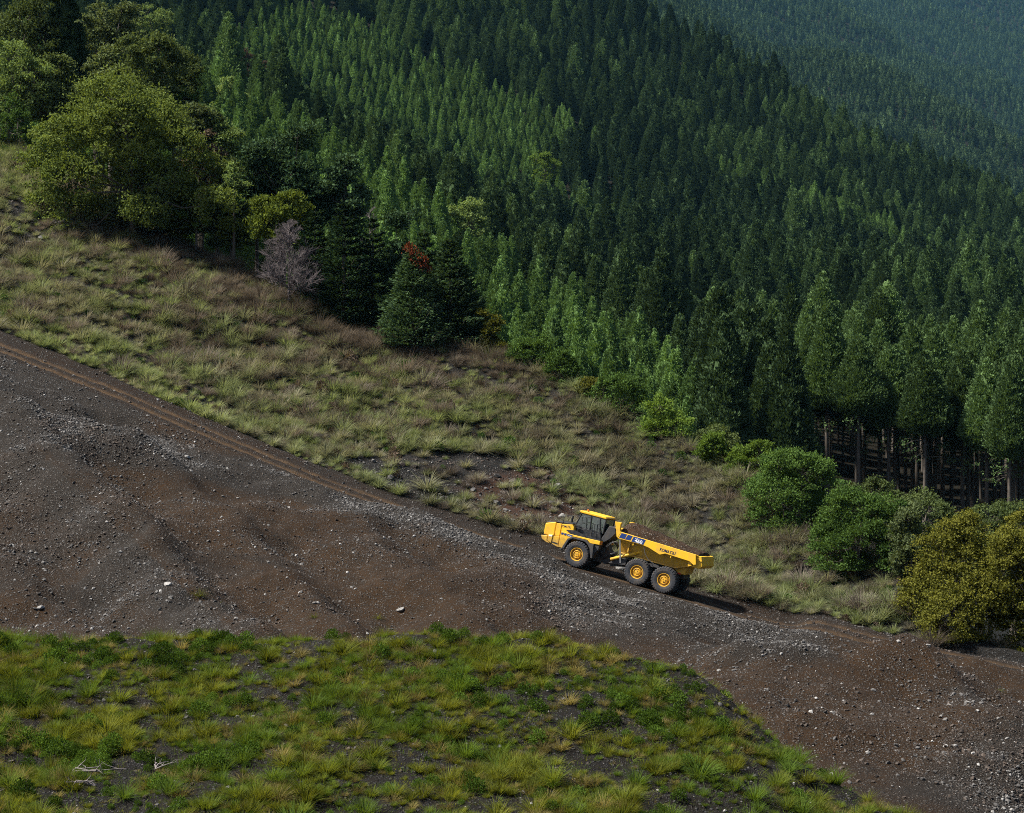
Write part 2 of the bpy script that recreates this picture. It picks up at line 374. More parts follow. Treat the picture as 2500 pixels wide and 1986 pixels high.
M_gravel = gravel_mat('spoil_gravel', (0.0195, 0.0158, 0.0130), (0.0290, 0.0150, 0.0058), (0.030, 0.026, 0.022), (0.115, 0.108, 0.100), 0.40, zone=True)
M_road = gravel_mat('haul_road_gravel', (0.017, 0.012, 0.009), (0.020, 0.011, 0.006), (0.03, 0.028, 0.026), (0.11, 0.106, 0.10), 0.34, road=True)
M_hill = gravel_mat('hillside_soil', (0.012, 0.0115, 0.011), (0.042, 0.019, 0.010), (0.020, 0.020, 0.020), (0.085, 0.085, 0.085), 0.33, zone=True)
M_fore = gravel_mat('bank_soil', (0.009, 0.0085, 0.0085), (0.012, 0.010, 0.008), (0.018, 0.018, 0.018), (0.075, 0.075, 0.075), 0.34)
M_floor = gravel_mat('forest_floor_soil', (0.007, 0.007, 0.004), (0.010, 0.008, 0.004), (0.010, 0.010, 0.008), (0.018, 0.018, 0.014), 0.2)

def band(pts, wid, x0=-2000, x1=5000):
    c = np.interp(NPX, [p[0] for p in pts], [p[1] for p in pts]); return np.exp(-((NPY - c) / wid) ** 2) * smoothstep(x0, x0 + 150, NPX) * (1 - smoothstep(x1 - 150, x1, NPX))
CR1 = [(-60, 930), (0, 990), (70, 1080), (230, 1230), (348, 1335), (464, 1450), (570, 1545), (640, 1640)]
gully = np.exp(-((NPX - np.interp(NPY, [p[1] for p in CR1], [p[0] for p in CR1]) - 45) / 45) ** 2) * (NPY > 950)
left_lobe = smoothstep(-10, 30, np.interp(NPY, [p[1] for p in CR1], [p[0] for p in CR1]) - NPX) * (NPY > 900)
GREY = np.clip(1.0 * band([(-300, 800), (0, 885), (250, 985), (400, 1040)], 42, -600, 420) + 1.1 * band([(100, 1060), (420, 1105), (560, 1150), (934, 1240), (1300, 1360), (1500, 1430)], 36, 60, 1700)
               + 1.0 * band([(1200, 1460), (1600, 1500), (2000, 1555)], 60, 1250, 2100) + 0.28 * left_lobe + 0.4 * gully + 0.75 * left_lobe * np.exp(-np.abs(np.interp(NPY, [p[1] for p in CR1], [p[0] for p in CR1]) - NPX) / 90) + 0.55 * band([(-300, 900), (0, 960), (200, 1060)], 70, -600, 330) + 0.8 * np.exp(-(((NPX - 2480) / 200) ** 2 + ((NPY - 1900) / 170) ** 2)), 0, 1.1)  # grey hugging the left lobe's edge paints in its lit rim
r3, r4 = RC[3], RC[4]
rut = (np.clip(rutw, 0, 1) * on_road * (0.75 + 0.25 * (1 - smoothstep(900, 2300, NPX))))
grid_mesh('spoil_slope', NG[:r3 + 1], M_gravel, attrs={'grey': GREY[:r3 + 1]})
grid_mesh('haul_road', NG[r3:RC[5] + 1], M_road, attrs={'rut': rut[r3:RC[5] + 1]})
HZONE = np.clip(1 - np.exp(-(((NPX - 1300) / 190) ** 2 + ((NPY - 1215) / 75) ** 2)) * 1.4, 0, 1) * 0.85
grid_mesh('grass_hillside', NG[RC[5]:], M_hill, attrs={'grey': HZONE[RC[5]:]})
grid_mesh('foreground_bank', FG, M_fore)
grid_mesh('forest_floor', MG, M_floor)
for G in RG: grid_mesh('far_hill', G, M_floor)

# ------------------------------------------------------------------ picking points on a sheet
def area_weights(G):
    a = G[1:, :-1] - G[:-1, :-1]; b = G[:-1, 1:] - G[:-1, :-1]
    return np.linalg.norm(np.cross(a, b), axis=-1)
def scatter(G, n, rng, mask=None, jit=True):
    """random points on a sheet, uniform per square metre times mask (mask on cells)"""
    W = area_weights(G)
    if mask is not None: W = W * mask[:-1, :-1]
    cum = np.cumsum(W.ravel()); k = np.searchsorted(cum, rng.random(n) * cum[-1])
    r, c = np.divmod(k, W.shape[1]); u = rng.random(n)[:, None]; v = rng.random(n)[:, None]
    P = (G[r, c] * (1 - u) + G[r, c + 1] * u) * (1 - v) + (G[r + 1, c] * (1 - u) + G[r + 1, c + 1] * u) * v
    return P
def thin(P, rmin):
    """drop points closer than rmin (array or number) to an earlier one, measured on the plan"""
    rm = np.broadcast_to(rmin, len(P)); cell = float(np.max(rm)); d = {}; keep = []
    xy = P[:, :2].tolist()
    for i, (x, y) in enumerate(xy):
        a, b = int(x // cell), int(y // cell); ok = True; r2 = rm[i] ** 2
        for da in (-1, 0, 1):
            for db in (-1, 0, 1):
                for (qx, qy) in d.get((a + da, b + db), ()):
                    if (qx - x) ** 2 + (qy - y) ** 2 < r2: ok = False; break
                if not ok: break
            if not ok: break
        if ok: keep.append(i); d.setdefault((a, b), []).append((x, y))
    return np.array(keep)
def at_pixel(G, GPX, GPY, x, y):
    k = np.argmin((GPX - x) ** 2 + (GPY - y) ** 2); return G.reshape(-1, 3)[k].copy()
def ground_z(G, x, y):
    k = np.argmin((G[..., 0] - x) ** 2 + (G[..., 1] - y) ** 2); return float(G.reshape(-1, 3)[k][2])
MPX, MPY = proj(MG)
# ------------------------------------------------------------------ the dump truck
M_yel = principled('yellow_paint', (0.80, 0.46, 0.012), 0.4, dirt=(0.30, 0.19, 0.06), dirt_scale=2.2, dirt_amt=0.5, mud=1.9)
M_yel2 = principled('yellow_paint_shaded_dusty', (0.66, 0.37, 0.014), 0.55, dirt=(0.20, 0.13, 0.05), dirt_scale=1.6, dirt_amt=0.75, mud=2.4)  # dusty hull paint; shade below the rim boards put into the darker yellow
M_rimy = principled('rim_paint', (0.70, 0.38, 0.012), 0.5, dirt=(0.16, 0.11, 0.06), dirt_scale=6, dirt_amt=0.8)
M_blk = principled('black_paint', (0.012, 0.014, 0.018), 0.4, dirt=(0.05, 0.045, 0.04), dirt_scale=4, dirt_amt=0.5)
M_dark = principled('dark_grey_steel', (0.025, 0.027, 0.032), 0.55, dirt=(0.07, 0.055, 0.04), dirt_scale=3, dirt_amt=0.6)
M_rub = principled('tyre_rubber', (0.018, 0.022, 0.030), 0.8, dirt=(0.085, 0.068, 0.052), dirt_scale=4, dirt_amt=0.8)
M_blue = principled('blue_decal', (0.008, 0.035, 0.16), 0.4)
M_navy = principled('navy_lettering', (0.010, 0.014, 0.055), 0.4)
M_white = principled('white_lettering', (0.8, 0.8, 0.8), 0.4)
M_red = principled('red_lens', (0.5, 0.01, 0.008), 0.25)
M_amber = principled('amber_lens', (0.62, 0.17, 0.01), 0.25)
M_lamp = principled('lamp_lens', (0.75, 0.75, 0.72), 0.15)
M_seat = principled('seat_fabric', (0.20, 0.20, 0.19), 0.8)
M_steel = principled('bare_steel', (0.32, 0.31, 0.29), 0.4, metal=0.8)
def glass_mat():
    t = NT('cab_glass')
    tr = t.n('ShaderNodeBsdfTransparent', {'Color': (0.62, 0.70, 0.70, 1)}); gl = t.n('ShaderNodeBsdfGlossy', {'Color': (1, 1, 1, 1), 'Roughness': 0.04})
    lw = t.n('ShaderNodeLayerWeight', {'Blend': 0.35})
    m = t.n('ShaderNodeMixShader', {0: t.math('MULTIPLY_ADD', lw.outputs['Fresnel'], 0.8, 0.12), 1: tr.outputs[0], 2: gl.outputs[0]})
    return t.finish(m.outputs[0])
M_glass = glass_mat()

SA = math.sin(TR_A)
def Z(x, y, lat=1.7):
    """a spot on the truck's side as measured in the enlarged photo -> (forward, up) in metres, for a piece lat metres left of the centre line"""
    x = x - (1.7 - lat) * SA * 160
    dx, dy = x - 540, y - 660
    u = -(0.965 * dx + 0.262 * dy) / 156; k = 1 - 0.0032 * u      # the tail is nearer to the lens than the nose
    return (u / k, (0.262 * dx - 0.965 * dy) / 160 / k + 0.86)
def KU(u): u = u * 152 / 156; return u / (1 - 0.0032 * u)
class MB:
    def __init__(s): s.v = []; s.f = []
    def add(s, V, Fc):
        o = len(s.v); s.v += [tuple(p) for p in V]; s.f += [tuple(o + i for i in f) for f in Fc]; return s
    def box(s, x0, x1, y0, y1, z0, z1):
        return s.add([(x, y, z) for x in (x0, x1) for y in (y0, y1) for z in (z0, z1)],
                     [(0, 1, 3, 2), (4, 6, 7, 5), (0, 4, 5, 1), (2, 3, 7, 6), (0, 2, 6, 4), (1, 5, 7, 3)])
    def prism(s, poly, y0, y1, sh0=None):
        """side profile (x,z) pushed out from y0 to y1"""
        n = len(poly); A = sum(poly[i][0] * poly[(i + 1) % n][1] - poly[(i + 1) % n][0] * poly[i][1] for i in range(n))
        if A < 0: poly = poly[::-1]
        V = [(p[0], y0, p[1]) for p in poly] + [(p[0], y1, p[1]) for p in poly]
        Fc = [tuple(range(n)), tuple(range(2 * n - 1, n - 1, -1))] + [(i, i + n, (i + 1) % n + n, (i + 1) % n) for i in range(n)]
        return s.add(V, Fc)
    def tube(s, pts, r, n=8, r1=None, caps=True):
        pts = [Vector(p) for p in pts]; m = len(pts); rings = []
        for i, p in enumerate(pts):
            d = (pts[min(i + 1, m - 1)] - pts[max(i - 1, 0)]).normalized()
            a = d.orthogonal().normalized() if i == 0 else (a - d * a.dot(d)).normalized()
            b = d.cross(a); rr = r if r1 is None else r + (r1 - r) * i / (m - 1)
            rings.append([p + (a * math.cos(2 * math.pi * k / n) + b * math.sin(2 * math.pi * k / n)) * rr for k in range(n)])
        V = [q for ri in rings for q in ri]
        Fc = [(i * n + k, i * n + (k + 1) % n, (i + 1) * n + (k + 1) % n, (i + 1) * n + k) for i in range(m - 1) for k in range(n)]
        if caps: Fc += [tuple(range(n - 1, -1, -1)), tuple((m - 1) * n + k for k in range(n))]
        return s.add(V, Fc)
    def lathe(s, prof, n=40, axis='y', y0=0):
        """profile (radius, y) turned round the y axis"""
        m = len(prof)
        V = [(r * math.cos(2 * math.pi * k / n), y0 + y, r * math.sin(2 * math.pi * k / n)) for r, y in prof for k in range(n)]
        Fc = [(i * n + k, i * n + (k + 1) % n, (i + 1) * n + (k + 1) % n, (i + 1) * n + k) for i in range(m - 1) for k in range(n)]
        return s.add(V, Fc)
    def build(s, name, mat, parent=None, bevel=0.0, smooth=False):
        me = bpy.data.meshes.new(name); me.from_pydata(s.v, [], s.f); me.update()
        bm = bmesh.new(); bm.from_mesh(me); bmesh.ops.recalc_face_normals(bm, faces=bm.faces); bm.to_mesh(me); bm.free()
        if smooth: me.polygons.foreach_set('use_smooth', [True] * len(me.polygons))
        o = link_mesh(name, me, mat, parent)
        if bevel:
            md = o.modifiers.new('bevel', 'BEVEL'); md.width = bevel; md.segments = 2; md.limit_method = 'ANGLE'
        return o
def ZP(pts, lat=1.7): return [Z(x, y, lat) for x, y in pts]
def Z3(x, y, lat): u, w_ = Z(x, y, lat); return (u, lat, w_)
def text_mesh(txt, size, bold=0.0, extrude=0.004, shear=0.0):
    c = bpy.data.curves.new('t', 'FONT'); c.body = txt; c.size = size; c.extrude = extrude; c.offset = bold; c.shear = shear; c.align_x = 'LEFT'
    o = bpy.data.objects.new('t', c); COL.objects.link(o); bpy.context.view_layer.update()
    me = bpy.data.meshes.new_from_object(o.evaluated_get(bpy.context.evaluated_depsgraph_get()))
    bpy.data.objects.remove(o); return me
def side_text(name, txt, a, b, lat, mat, parent, size, bold, far=False, fit=True):
    """lettering on the truck's left side, from photo spot a (start of baseline) to b (end of baseline)"""
    me = text_mesh(txt, 1.0, bold)
    n = len(me.vertices); co = np.zeros(n * 3, np.float32); me.vertices.foreach_get('co', co); co = co.reshape(-1, 3)
    w_ = co[:, 0].max() - co[:, 0].min(); h_ = co[:, 1].max() - co[:, 1].min(); co[:, 0] -= co[:, 0].min(); co[:, 1] -= co[:, 1].min()
    (u0, z0), (u1, z1) = Z(*a, lat), Z(*b, lat)
    du = np.array([u1 - u0, 0, z1 - z0]); up = np.array([-(z1 - z0), 0, u1 - u0]); up = up / np.linalg.norm(up); up = up if up[2] > 0 else -up
    s = np.linalg.norm(du)
    P = np.array([u0, lat, z0]) + (co[:, :1] / w_) * du + (co[:, 1:2] / h_) * size * up + co[:, 2:3] * np.array([0, 1, 0])
    me.vertices.foreach_set('co', P.astype(np.float32).ravel()); me.update()
    return link_mesh(name, me, mat, parent)

truck = empty('dump_truck')
Yv = -TL; org = P1 - Yv * 1.7
tm = Matrix((TF, Yv, TU)).transposed().to_4x4(); tm.translation = org
truck.matrix_world = tm
tag(truck, 'yellow six-wheeled articulated dump truck loaded with soil, climbing the haul road', 'dump truck')

# wheels
def tyre_mesh():
    m = MB(); R = 0.86
    prof = [(0.43, -0.30), (0.47, -0.335), (0.60, -0.365), (0.74, -0.36), (0.80, -0.335), (0.825, -0.30), (0.83, -0.15), (0.83, 0.15), (0.825, 0.30), (0.80, 0.335), (0.74, 0.36), (0.60, 0.365), (0.47, 0.335), (0.43, 0.30)]
    m.lathe(prof, 48)
    n = 30
    for side in (-1, 1):
        for k in range(n):
            a = 2 * math.pi * (k + (0.5 if side > 0 else 0)) / n; da = 2 * math.pi / n * 0.30; sk = 0.10 * side
            V = []
            for (yy, ro) in ((0.03, 0.865), (0.30, 0.862), (0.365, 0.80)):
                for s_ in (-1, 1):
                    for rr in (ro - 0.05, ro):
                        aa = a + s_ * da + sk * (yy - 0.03)
                        V.append((rr * math.cos(aa), side * yy, rr * math.sin(aa)))
            # index: yy i, s j, r k -> i*4 + j*2 + k
            Fc = []
            for i in range(2):
                o = i * 4; p = o + 4
                Fc += [(o + 1, o + 3, p + 3, p + 1), (o, p, p + 2, o + 2), (o, o + 1, p + 1, p), (o + 2, p + 2, p + 3, o + 3)]
            Fc += [(0, 2, 3, 1), (8, 9, 11, 10)]
            m.add(V, Fc)
    return m
def rim_mesh(out):
    m = MB(); s = out
    m.lathe([(0.43, -0.30 * s), (0.445, 0.30 * s), (0.435, 0.325 * s), (0.40, 0.32 * s), (0.375, 0.24 * s), (0.36, 0.20 * s), (0.27, 0.22 * s), (0.255, 0.30 * s), (0.235, 0.315 * s), (0.21, 0.27 * s), (0.17, 0.26 * s), (0.15, 0.31 * s), (0.0, 0.315 * s)], 36)
    for k in range(3):
        a = k * 2.094 + 0.4; m.tube([(0.09 * math.cos(a), 0.30 * s, 0.09 * math.sin(a)), (0.09 * math.cos(a), 0.345 * s, 0.09 * math.sin(a))], 0.022, 6)
    return m
def bolts_mesh(s):
    m = MB()
    for k in range(16):
        a = k * math.pi / 8; m.tube([(0.315 * math.cos(a), 0.20 * s, 0.315 * math.sin(a)), (0.315 * math.cos(a), 0.245 * s, 0.315 * math.sin(a))], 0.016, 6)
    m.lathe([(0.375, 0.235 * s), (0.368, 0.25 * s), (0.355, 0.235 * s)], 32)
    return m
for (ux, side) in [(0.0, 1), (-4.43, 1), (-6.41, 1), (0.0, -1), (-4.43, -1), (-6.41, -1)]:
    hub = MB().lathe([(0.0, -0.42 * side), (0.22, -0.42 * side), (0.22, -0.2 * side), (0.40, -0.15 * side), (0.40, 0.1 * side), (0.0, 0.1 * side)], 24).build('wheel', M_dark, truck)
    hub.location = (KU(ux), side * 1.335, 0.86); hub.rotation_euler = (0, random.uniform(0, 6), 0)
    tyre_mesh().build('tyre', M_rub, hub); rim_mesh(side).build('rim', M_rimy, hub); bolts_mesh(side).build('wheel_bolts', M_dark, hub)
for ux in (0.0, -4.43, -6.41):
    MB().tube([(KU(ux), -1.0, 0.86), (KU(ux), 1.0, 0.86)], 0.16, 12).build('axle', M_dark, truck)

# front unit: nose, bumper, flanks, fenders
nose = MB().prism(ZP([(212, 336), (320, 324), (326, 337), (300, 468), (215, 458), (190, 452), (196, 400)], 1.25), -1.22, 1.22).build('hood_nose', M_yel, truck, 0.05)
MB().prism(ZP([(331, 337), (384, 343), (358, 470), (306, 468)], 1.28), -1.25, 1.25).build('hood_panel', M_yel, truck, 0.015)
sd = MB().prism(ZP([(391, 345), (515, 352), (520, 452), (440, 432), (378, 416)], 1.28), -1.25, 1.25).build('hood_side', M_yel, truck, 0.015)
MB().prism(ZP([(214, 331), (230, 322), (322, 314), (400, 322), (515, 338), (515, 350), (391, 343), (320, 322)], 1.2), -1.15, 1.15).build('hood_top', M_blk, truck, 0.03)
g = MB()
gx, gz0, gz1 = Z(188, 452, 1.25)[0] + 0.02, Z(188, 452, 1.25)[1], Z(210, 345, 1.25)[1]
g.box(gx - 0.06, gx, -1.1, 1.1, gz0, gz1)
for k in range(7): g.box(gx, gx + 0.02, -1.05, 1.05, gz0 + 0.05 + k * (gz1 - gz0) / 7.5, gz0 + 0.12 + k * (gz1 - gz0) / 7.5)
g.build('grille', M_blk, truck)
bmp = MB().prism(ZP([(160, 462), (228, 466), (222, 520), (262, 552), (215, 538), (166, 500)], 1.45), -1.42, 1.42).build('bumper', M_yel, truck, 0.03)
for s in (1, -1):
    hl = MB().prism(ZP([(236, 450), (290, 455), (266, 548), (226, 520)], 1.5), 1.0 * s, 1.47 * s).build('headlight_housing', M_yel, truck, 0.03)
    MB().prism(ZP([(244, 458), (283, 461), (276, 478), (242, 472)], 1.5), 1.468 * s, 1.478 * s).build('headlight', M_lamp, hl)
    fx, fz = Z(228, 485, 1.4)
    MB().box(fx + 0.03, fx + 0.06, 0.85 * s, 1.25 * s, fz - 0.10, fz + 0.10).build('lamp_lens', M_lamp, hl)
    lw = MB().prism(ZP([(292, 470), (356, 474), (340, 588), (268, 550)], 1.45), 1.0 * s, 1.43 * s).build('lower_panel', M_yel, truck, 0.015)
    MB().prism(ZP([(272, 525), (338, 545), (336, 560), (268, 538)], 1.45), 1.432 * s, 1.44 * s).build('step', M_blk, lw)
    fl = MB().prism(ZP([(366, 474), (380, 420), (505, 456), (640, 487), (800, 520), (792, 560), (690, 543), (662, 510), (505, 476), (448, 500), (385, 595), (346, 586)], 1.5), 0.95 * s, 1.5 * s).build('fender', M_yel, truck, 0.02)
    MB().prism(ZP([(385, 597), (450, 502), (505, 479), (660, 513), (688, 546), (735, 553), (716, 700), (694, 698), (690, 600), (668, 558), (640, 528), (510, 494), (465, 512), (412, 600)], 1.5), 0.98 * s, 1.6 * s).build('wheel_arch', M_dark, truck, 0.015)
    MB().prism(ZP([(740, 556), (792, 563), (780, 610), (742, 640), (722, 700), (722, 640)], 1.45), 0.9 * s, 1.45 * s).build('mud_guard', M_dark, truck, 0.015)
    bx = Z3(800, 540, 1.4 * 1)
    MB().box(bx[0] - 0.05, bx[0], 1.25 * s - 0.11, 1.25 * s + 0.11, bx[2] - 0.08, bx[2] + 0.10).build('marker_lamp', M_amber, truck)
# decals on the left flank (and their twins on the right)
for (p, nm) in (([(382, 428), (408, 433), (400, 452), (378, 447)], 'stripe'), ([(416, 435), (440, 441), (430, 461), (408, 455)], 'stripe'), ([(449, 443), (502, 456), (490, 476), (438, 463)], 'stripe')):
    q = p
    MB().prism(ZP([(x, y + 5) for x, y in q], 1.5), 1.503, 1.509).build(nm, M_blue, truck)
side_text('lettering', 'HM460', (449, 470), (488, 480), 1.511, M_white, truck, 0.075, 0.0)
side_text('lettering', 'KOMATSU', (384, 377), (484, 392), 1.252, M_navy, truck, 0.15, 0.012)

# cab
cab = MB().prism(ZP([(522, 347), (545, 352), (600, 377), (808, 432), (815, 500), (800, 518), (640, 484), (512, 452)], 0.95), -0.93, 0.93).build('cab', M_blk, truck, 0.03)
roof = MB().prism(ZP([(583, 207), (600, 199), (868, 266), (878, 284), (868, 290), (600, 226)], 0.95), -0.98, 0.98).build('cab_roof', M_yel, truck, 0.04)
MB().prism(ZP([(600, 228), (868, 292), (866, 300), (602, 236)], 0.95), -0.95, 0.95).build('roof_seal', M_blk, truck)
bq = Z(668, 207, 0.0)
bq = (Z(676, 215, 0.6)[0], 0.6, Z(676, 216, 0.6)[1])
bc = MB().lathe([(0.0, 0), (0.10, 0.0), (0.10, 0.06), (0.0, 0.06)], 16); be = bc.build('beacon', M_yel, truck)
be.rotation_euler = (math.pi / 2, 0, 0); be.location = bq
bd = MB().lathe([(0.07, 0.05), (0.07, 0.13), (0.055, 0.17), (0.0, 0.175)], 16).build('beacon_lens', M_amber, be)
A0, A1 = (537, 347), (606, 230); B0, B1 = (690, 398), (712, 256); C0, C1 = (800, 430), (806, 278); D0, D1 = (832, 436), (868, 294)
for s in (1, -1):
    for (a, b, r) in ((A0, A1, 0.045), (B0, B1, 0.05), (C0, C1, 0.055), (D0, D1, 0.05)):
        (u0, z0), (u1, z1) = Z(*a, 0.95), Z(*b, 0.95)
        MB().tube([(u0, 0.90 * s, z0 - 0.03), (u1, 0.90 * s, z1 + 0.03)], r, 8).build('cab_pillar', M_blk, cab)
    for poly in ([(545, 350), (606, 238), (704, 258), (684, 396), (600, 375)], [(700, 398), (722, 262), (798, 280), (792, 426)], [(812, 432), (816, 286), (862, 298), (828, 434)]):
        MB().prism(ZP(poly, 0.95), 0.885 * s, 0.895 * s).build('side_window', M_glass, cab)
    dr = MB().prism(ZP([(690, 400), (802, 432), (806, 512), (682, 488)], 0.95), 0.931 * s, 0.945 * s).build('door', M_blk, cab)
    MB().tube([Z3(706, 425, 0.96 * 1)[:1] + (0.965 * s,) + Z3(706, 425, 0.96)[2:], Z3(706, 460, 0.96)[:1] + (0.965 * s,) + Z3(706, 460, 0.96)[2:]], 0.015, 6).build('door_handle', M_steel, cab)
(u0, z0), (u1, z1) = Z(*A0, 0.95), Z(*A1, 0.95)
wsh = MB().add([(u0 + 0.02, -0.86, z0), (u0 + 0.02, 0.86, z0), (u1 + 0.02, 0.86, z1), (u1 + 0.02, -0.86, z1), (u0, -0.86, z0), (u0, 0.86, z0), (u1, 0.86, z1), (u1, -0.86, z1)],
               [(0, 1, 2, 3), (7, 6, 5, 4), (0, 4, 5, 1), (1, 5, 6, 2), (2, 6, 7, 3), (3, 7, 4, 0)]).build('windscreen', M_glass, cab)
(u0, z0), (u1, z1) = Z(*D0, 0.95), Z(*D1, 0.95)
MB().add([(u0, -0.86, z0), (u0, 0.86, z0), (u1, 0.86, z1), (u1, -0.86, z1), (u0 - .01, -0.86, z0), (u0 - .01, 0.86, z0), (u1 - .01, 0.86, z1), (u1 - .01, -0.86, z1)],
         [(0, 1, 2, 3), (7, 6, 5, 4), (0, 4, 5, 1), (1, 5, 6, 2), (2, 6, 7, 3), (3, 7, 4, 0)]).build('rear_window', M_glass, cab)
su, sz = Z(720, 420, 0.0)
MB().box(su - 0.25, su + 0.28, -0.26, 0.26, sz - 0.25, sz + 0.02).box(su - 0.33, su - 0.18, -0.25, 0.25, sz, sz + 0.62).box(su - 0.31, su - 0.20, -0.14, 0.14, sz + 0.64, sz + 0.84).build('seat', M_seat, cab, 0.04)
MB().prism(ZP([(560, 372), (600, 350), (622, 372), (610, 410)], 0.95), -0.7, 0.7).build('dashboard', M_blk, cab, 0.02)
# handrails, ladder, mirrors
def rail(name, pts, lat, r=0.018, s=1, mat=None):
    return MB().tube([(Z(x, y, lat)[0], lat * s, Z(x, y, lat)[1]) for x, y in pts], r, 6).build(name, mat or M_blk, truck)
for s in (1, -1):
    rail('handrail', [(402, 345), (406, 300), (425, 268), (470, 254), (500, 258), (512, 262)], 1.15, 0.02, s)
    rail('handrail', [(496, 352), (500, 300), (512, 262), (560, 250), (598, 262)], 1.2, 0.018, s)
    rail('handrail', [(512, 420), (518, 372), (600, 392), (604, 345), (610, 272), (640, 268), (662, 290), (655, 400)], 1.35, 0.02, s)
    rail('handrail', [(608, 318), (690, 338), (700, 345)], 1.35, 0.016, s)
    rail('handrail', [(520, 372), (560, 330), (604, 345)], 1.35, 0.016, s)
    rail('handrail', [(620, 455), (628, 405), (716, 425), (722, 350), (742, 338), (772, 345), (762, 440), (756, 505)], 1.4, 0.02, s)
    rail('handrail', [(742, 340), (732, 480)], 1.42, 0.016, s)
    rail('handrail', [(628, 405), (560, 388), (555, 440)], 1.4, 0.018, s)
    rail('handrail', [(716, 428), (800, 450), (806, 420), (770, 372)], 1.4, 0.018, s)
    mu, mz = Z(492, 290, 1.45)
    MB().box(mu - 0.05, mu + 0.04, 1.30 * s - 0.12, 1.30 * s + 0.12, mz - 0.24, mz + 0.20).build('mirror', M_blk, truck, 0.02)
    for k in range(4):
        (u, z_) = Z(640 + k * 6, 470 - k * 40, 1.45); MB().box(u - 0.02, u + 0.02, 1.38 * s - 0.12, 1.38 * s + 0.12, z_ - 0.012, z_ + 0.012).build('ladder_rung', M_blk, truck)
MB().prism(ZP([(432, 406), (520, 410), (640, 470), (800, 512), (800, 524), (636, 486), (500, 452), (440, 418)], 1.45), -1.46, 1.46).build('walkway', M_blk, truck)
# engine intake box, hinge, frames
MB().prism(ZP([(900, 362), (968, 370), (972, 440), (905, 500), (832, 540), (806, 505)], 0.95), -0.9, 0.9).build('intake_box', M_dark, truck, 0.04)
MB().prism(ZP([(560, 520), (800, 530), (850, 560), (860, 640), (800, 745), (560, 690)], 0.6), -0.55, 0.55).build('front_frame', M_dark, truck, 0.02)
MB().prism(ZP([(790, 560), (850, 560), (905, 640), (900, 740), (840, 760), (770, 700)], 0.7), -0.5, 0.5).build('hinge_post', M_dark, truck, 0.02)
MB().prism([(KU(a), b) for a, b in [(-2.1, 0.62), (-2.1, 1.15), (-3.0, 1.42), (-7.4, 1.55), (-7.4, 1.12), (-3.2, 0.85)]], -0.5, 0.5).build('rear_frame', M_dark, truck, 0.02)
MB().prism(ZP([(885, 745), (1000, 690), (1085, 715), (1070, 770), (960, 758)], 1.2), -1.15, 1.15).build('cross_beam', M_dark, truck, 0.02)
for k in range(5):
    lat = 0.95 - k * 0.16
    MB().tube([Z3(838, 600 - k * 12, lat), Z3(880, 575 - k * 14, lat), Z3(935, 535 - k * 8, lat), Z3(985, 520 + k * 10, lat), Z3(1002, 560 + k * 10, lat)], 0.028, 6).build('hydraulic_hose', M_blk, truck, smooth=True)
for k in range(4):
    lat = 0.9 - k * 0.3
    MB().tube([Z3(800, 640 + k * 18, lat), Z3(850, 690 + k * 10, lat), Z3(890, 660 + k * 8, lat), Z3(1000, 625 + k * 12, lat)], 0.03, 6).build('hydraulic_hose', M_blk, truck, smooth=True)
for s in (1, -1):
    eb = MB().prism([(KU(a), b) for a, b in [(-4.43, 0.70), (-4.2, 0.98), (-5.2, 1.12), (-5.42, 1.15), (-5.65, 1.12), (-6.6, 0.98), (-6.41, 0.70), (-5.42, 0.82)]], 0.62 * s, 0.86 * s).build('equalizer_beam', M_dark, truck, 0.02)
    ca = MB().tube([(Z(912, 708, 1.25)[0], 1.2 * s, Z(912, 708, 1.25)[1]), (Z(1190, 640, 1.25)[0], 1.2 * s, Z(1190, 640, 1.25)[1])], 0.105, 14).build('hoist_cylinder', M_yel, truck, smooth=True)
    MB().tube([(Z(1190, 640, 1.25)[0], 1.2 * s, Z(1190, 640, 1.25)[1]), (Z(1322, 606, 1.25)[0], 1.2 * s, Z(1322, 606, 1.25)[1])], 0.075, 14).build('cylinder_rod', M_yel, ca, smooth=True)
    MB().prism(ZP([(1300, 592), (1345, 596), (1335, 625), (1308, 622)], 1.25), 1.08 * s, 1.32 * s).build('cylinder_pin', M_yel, ca, 0.02)
    st = MB().prism(ZP([(1004, 500), (1018, 503), (1020, 746), (1006, 744)], 1.5), 1.40 * s, 1.46 * s).build('body_prop', M_steel, truck)

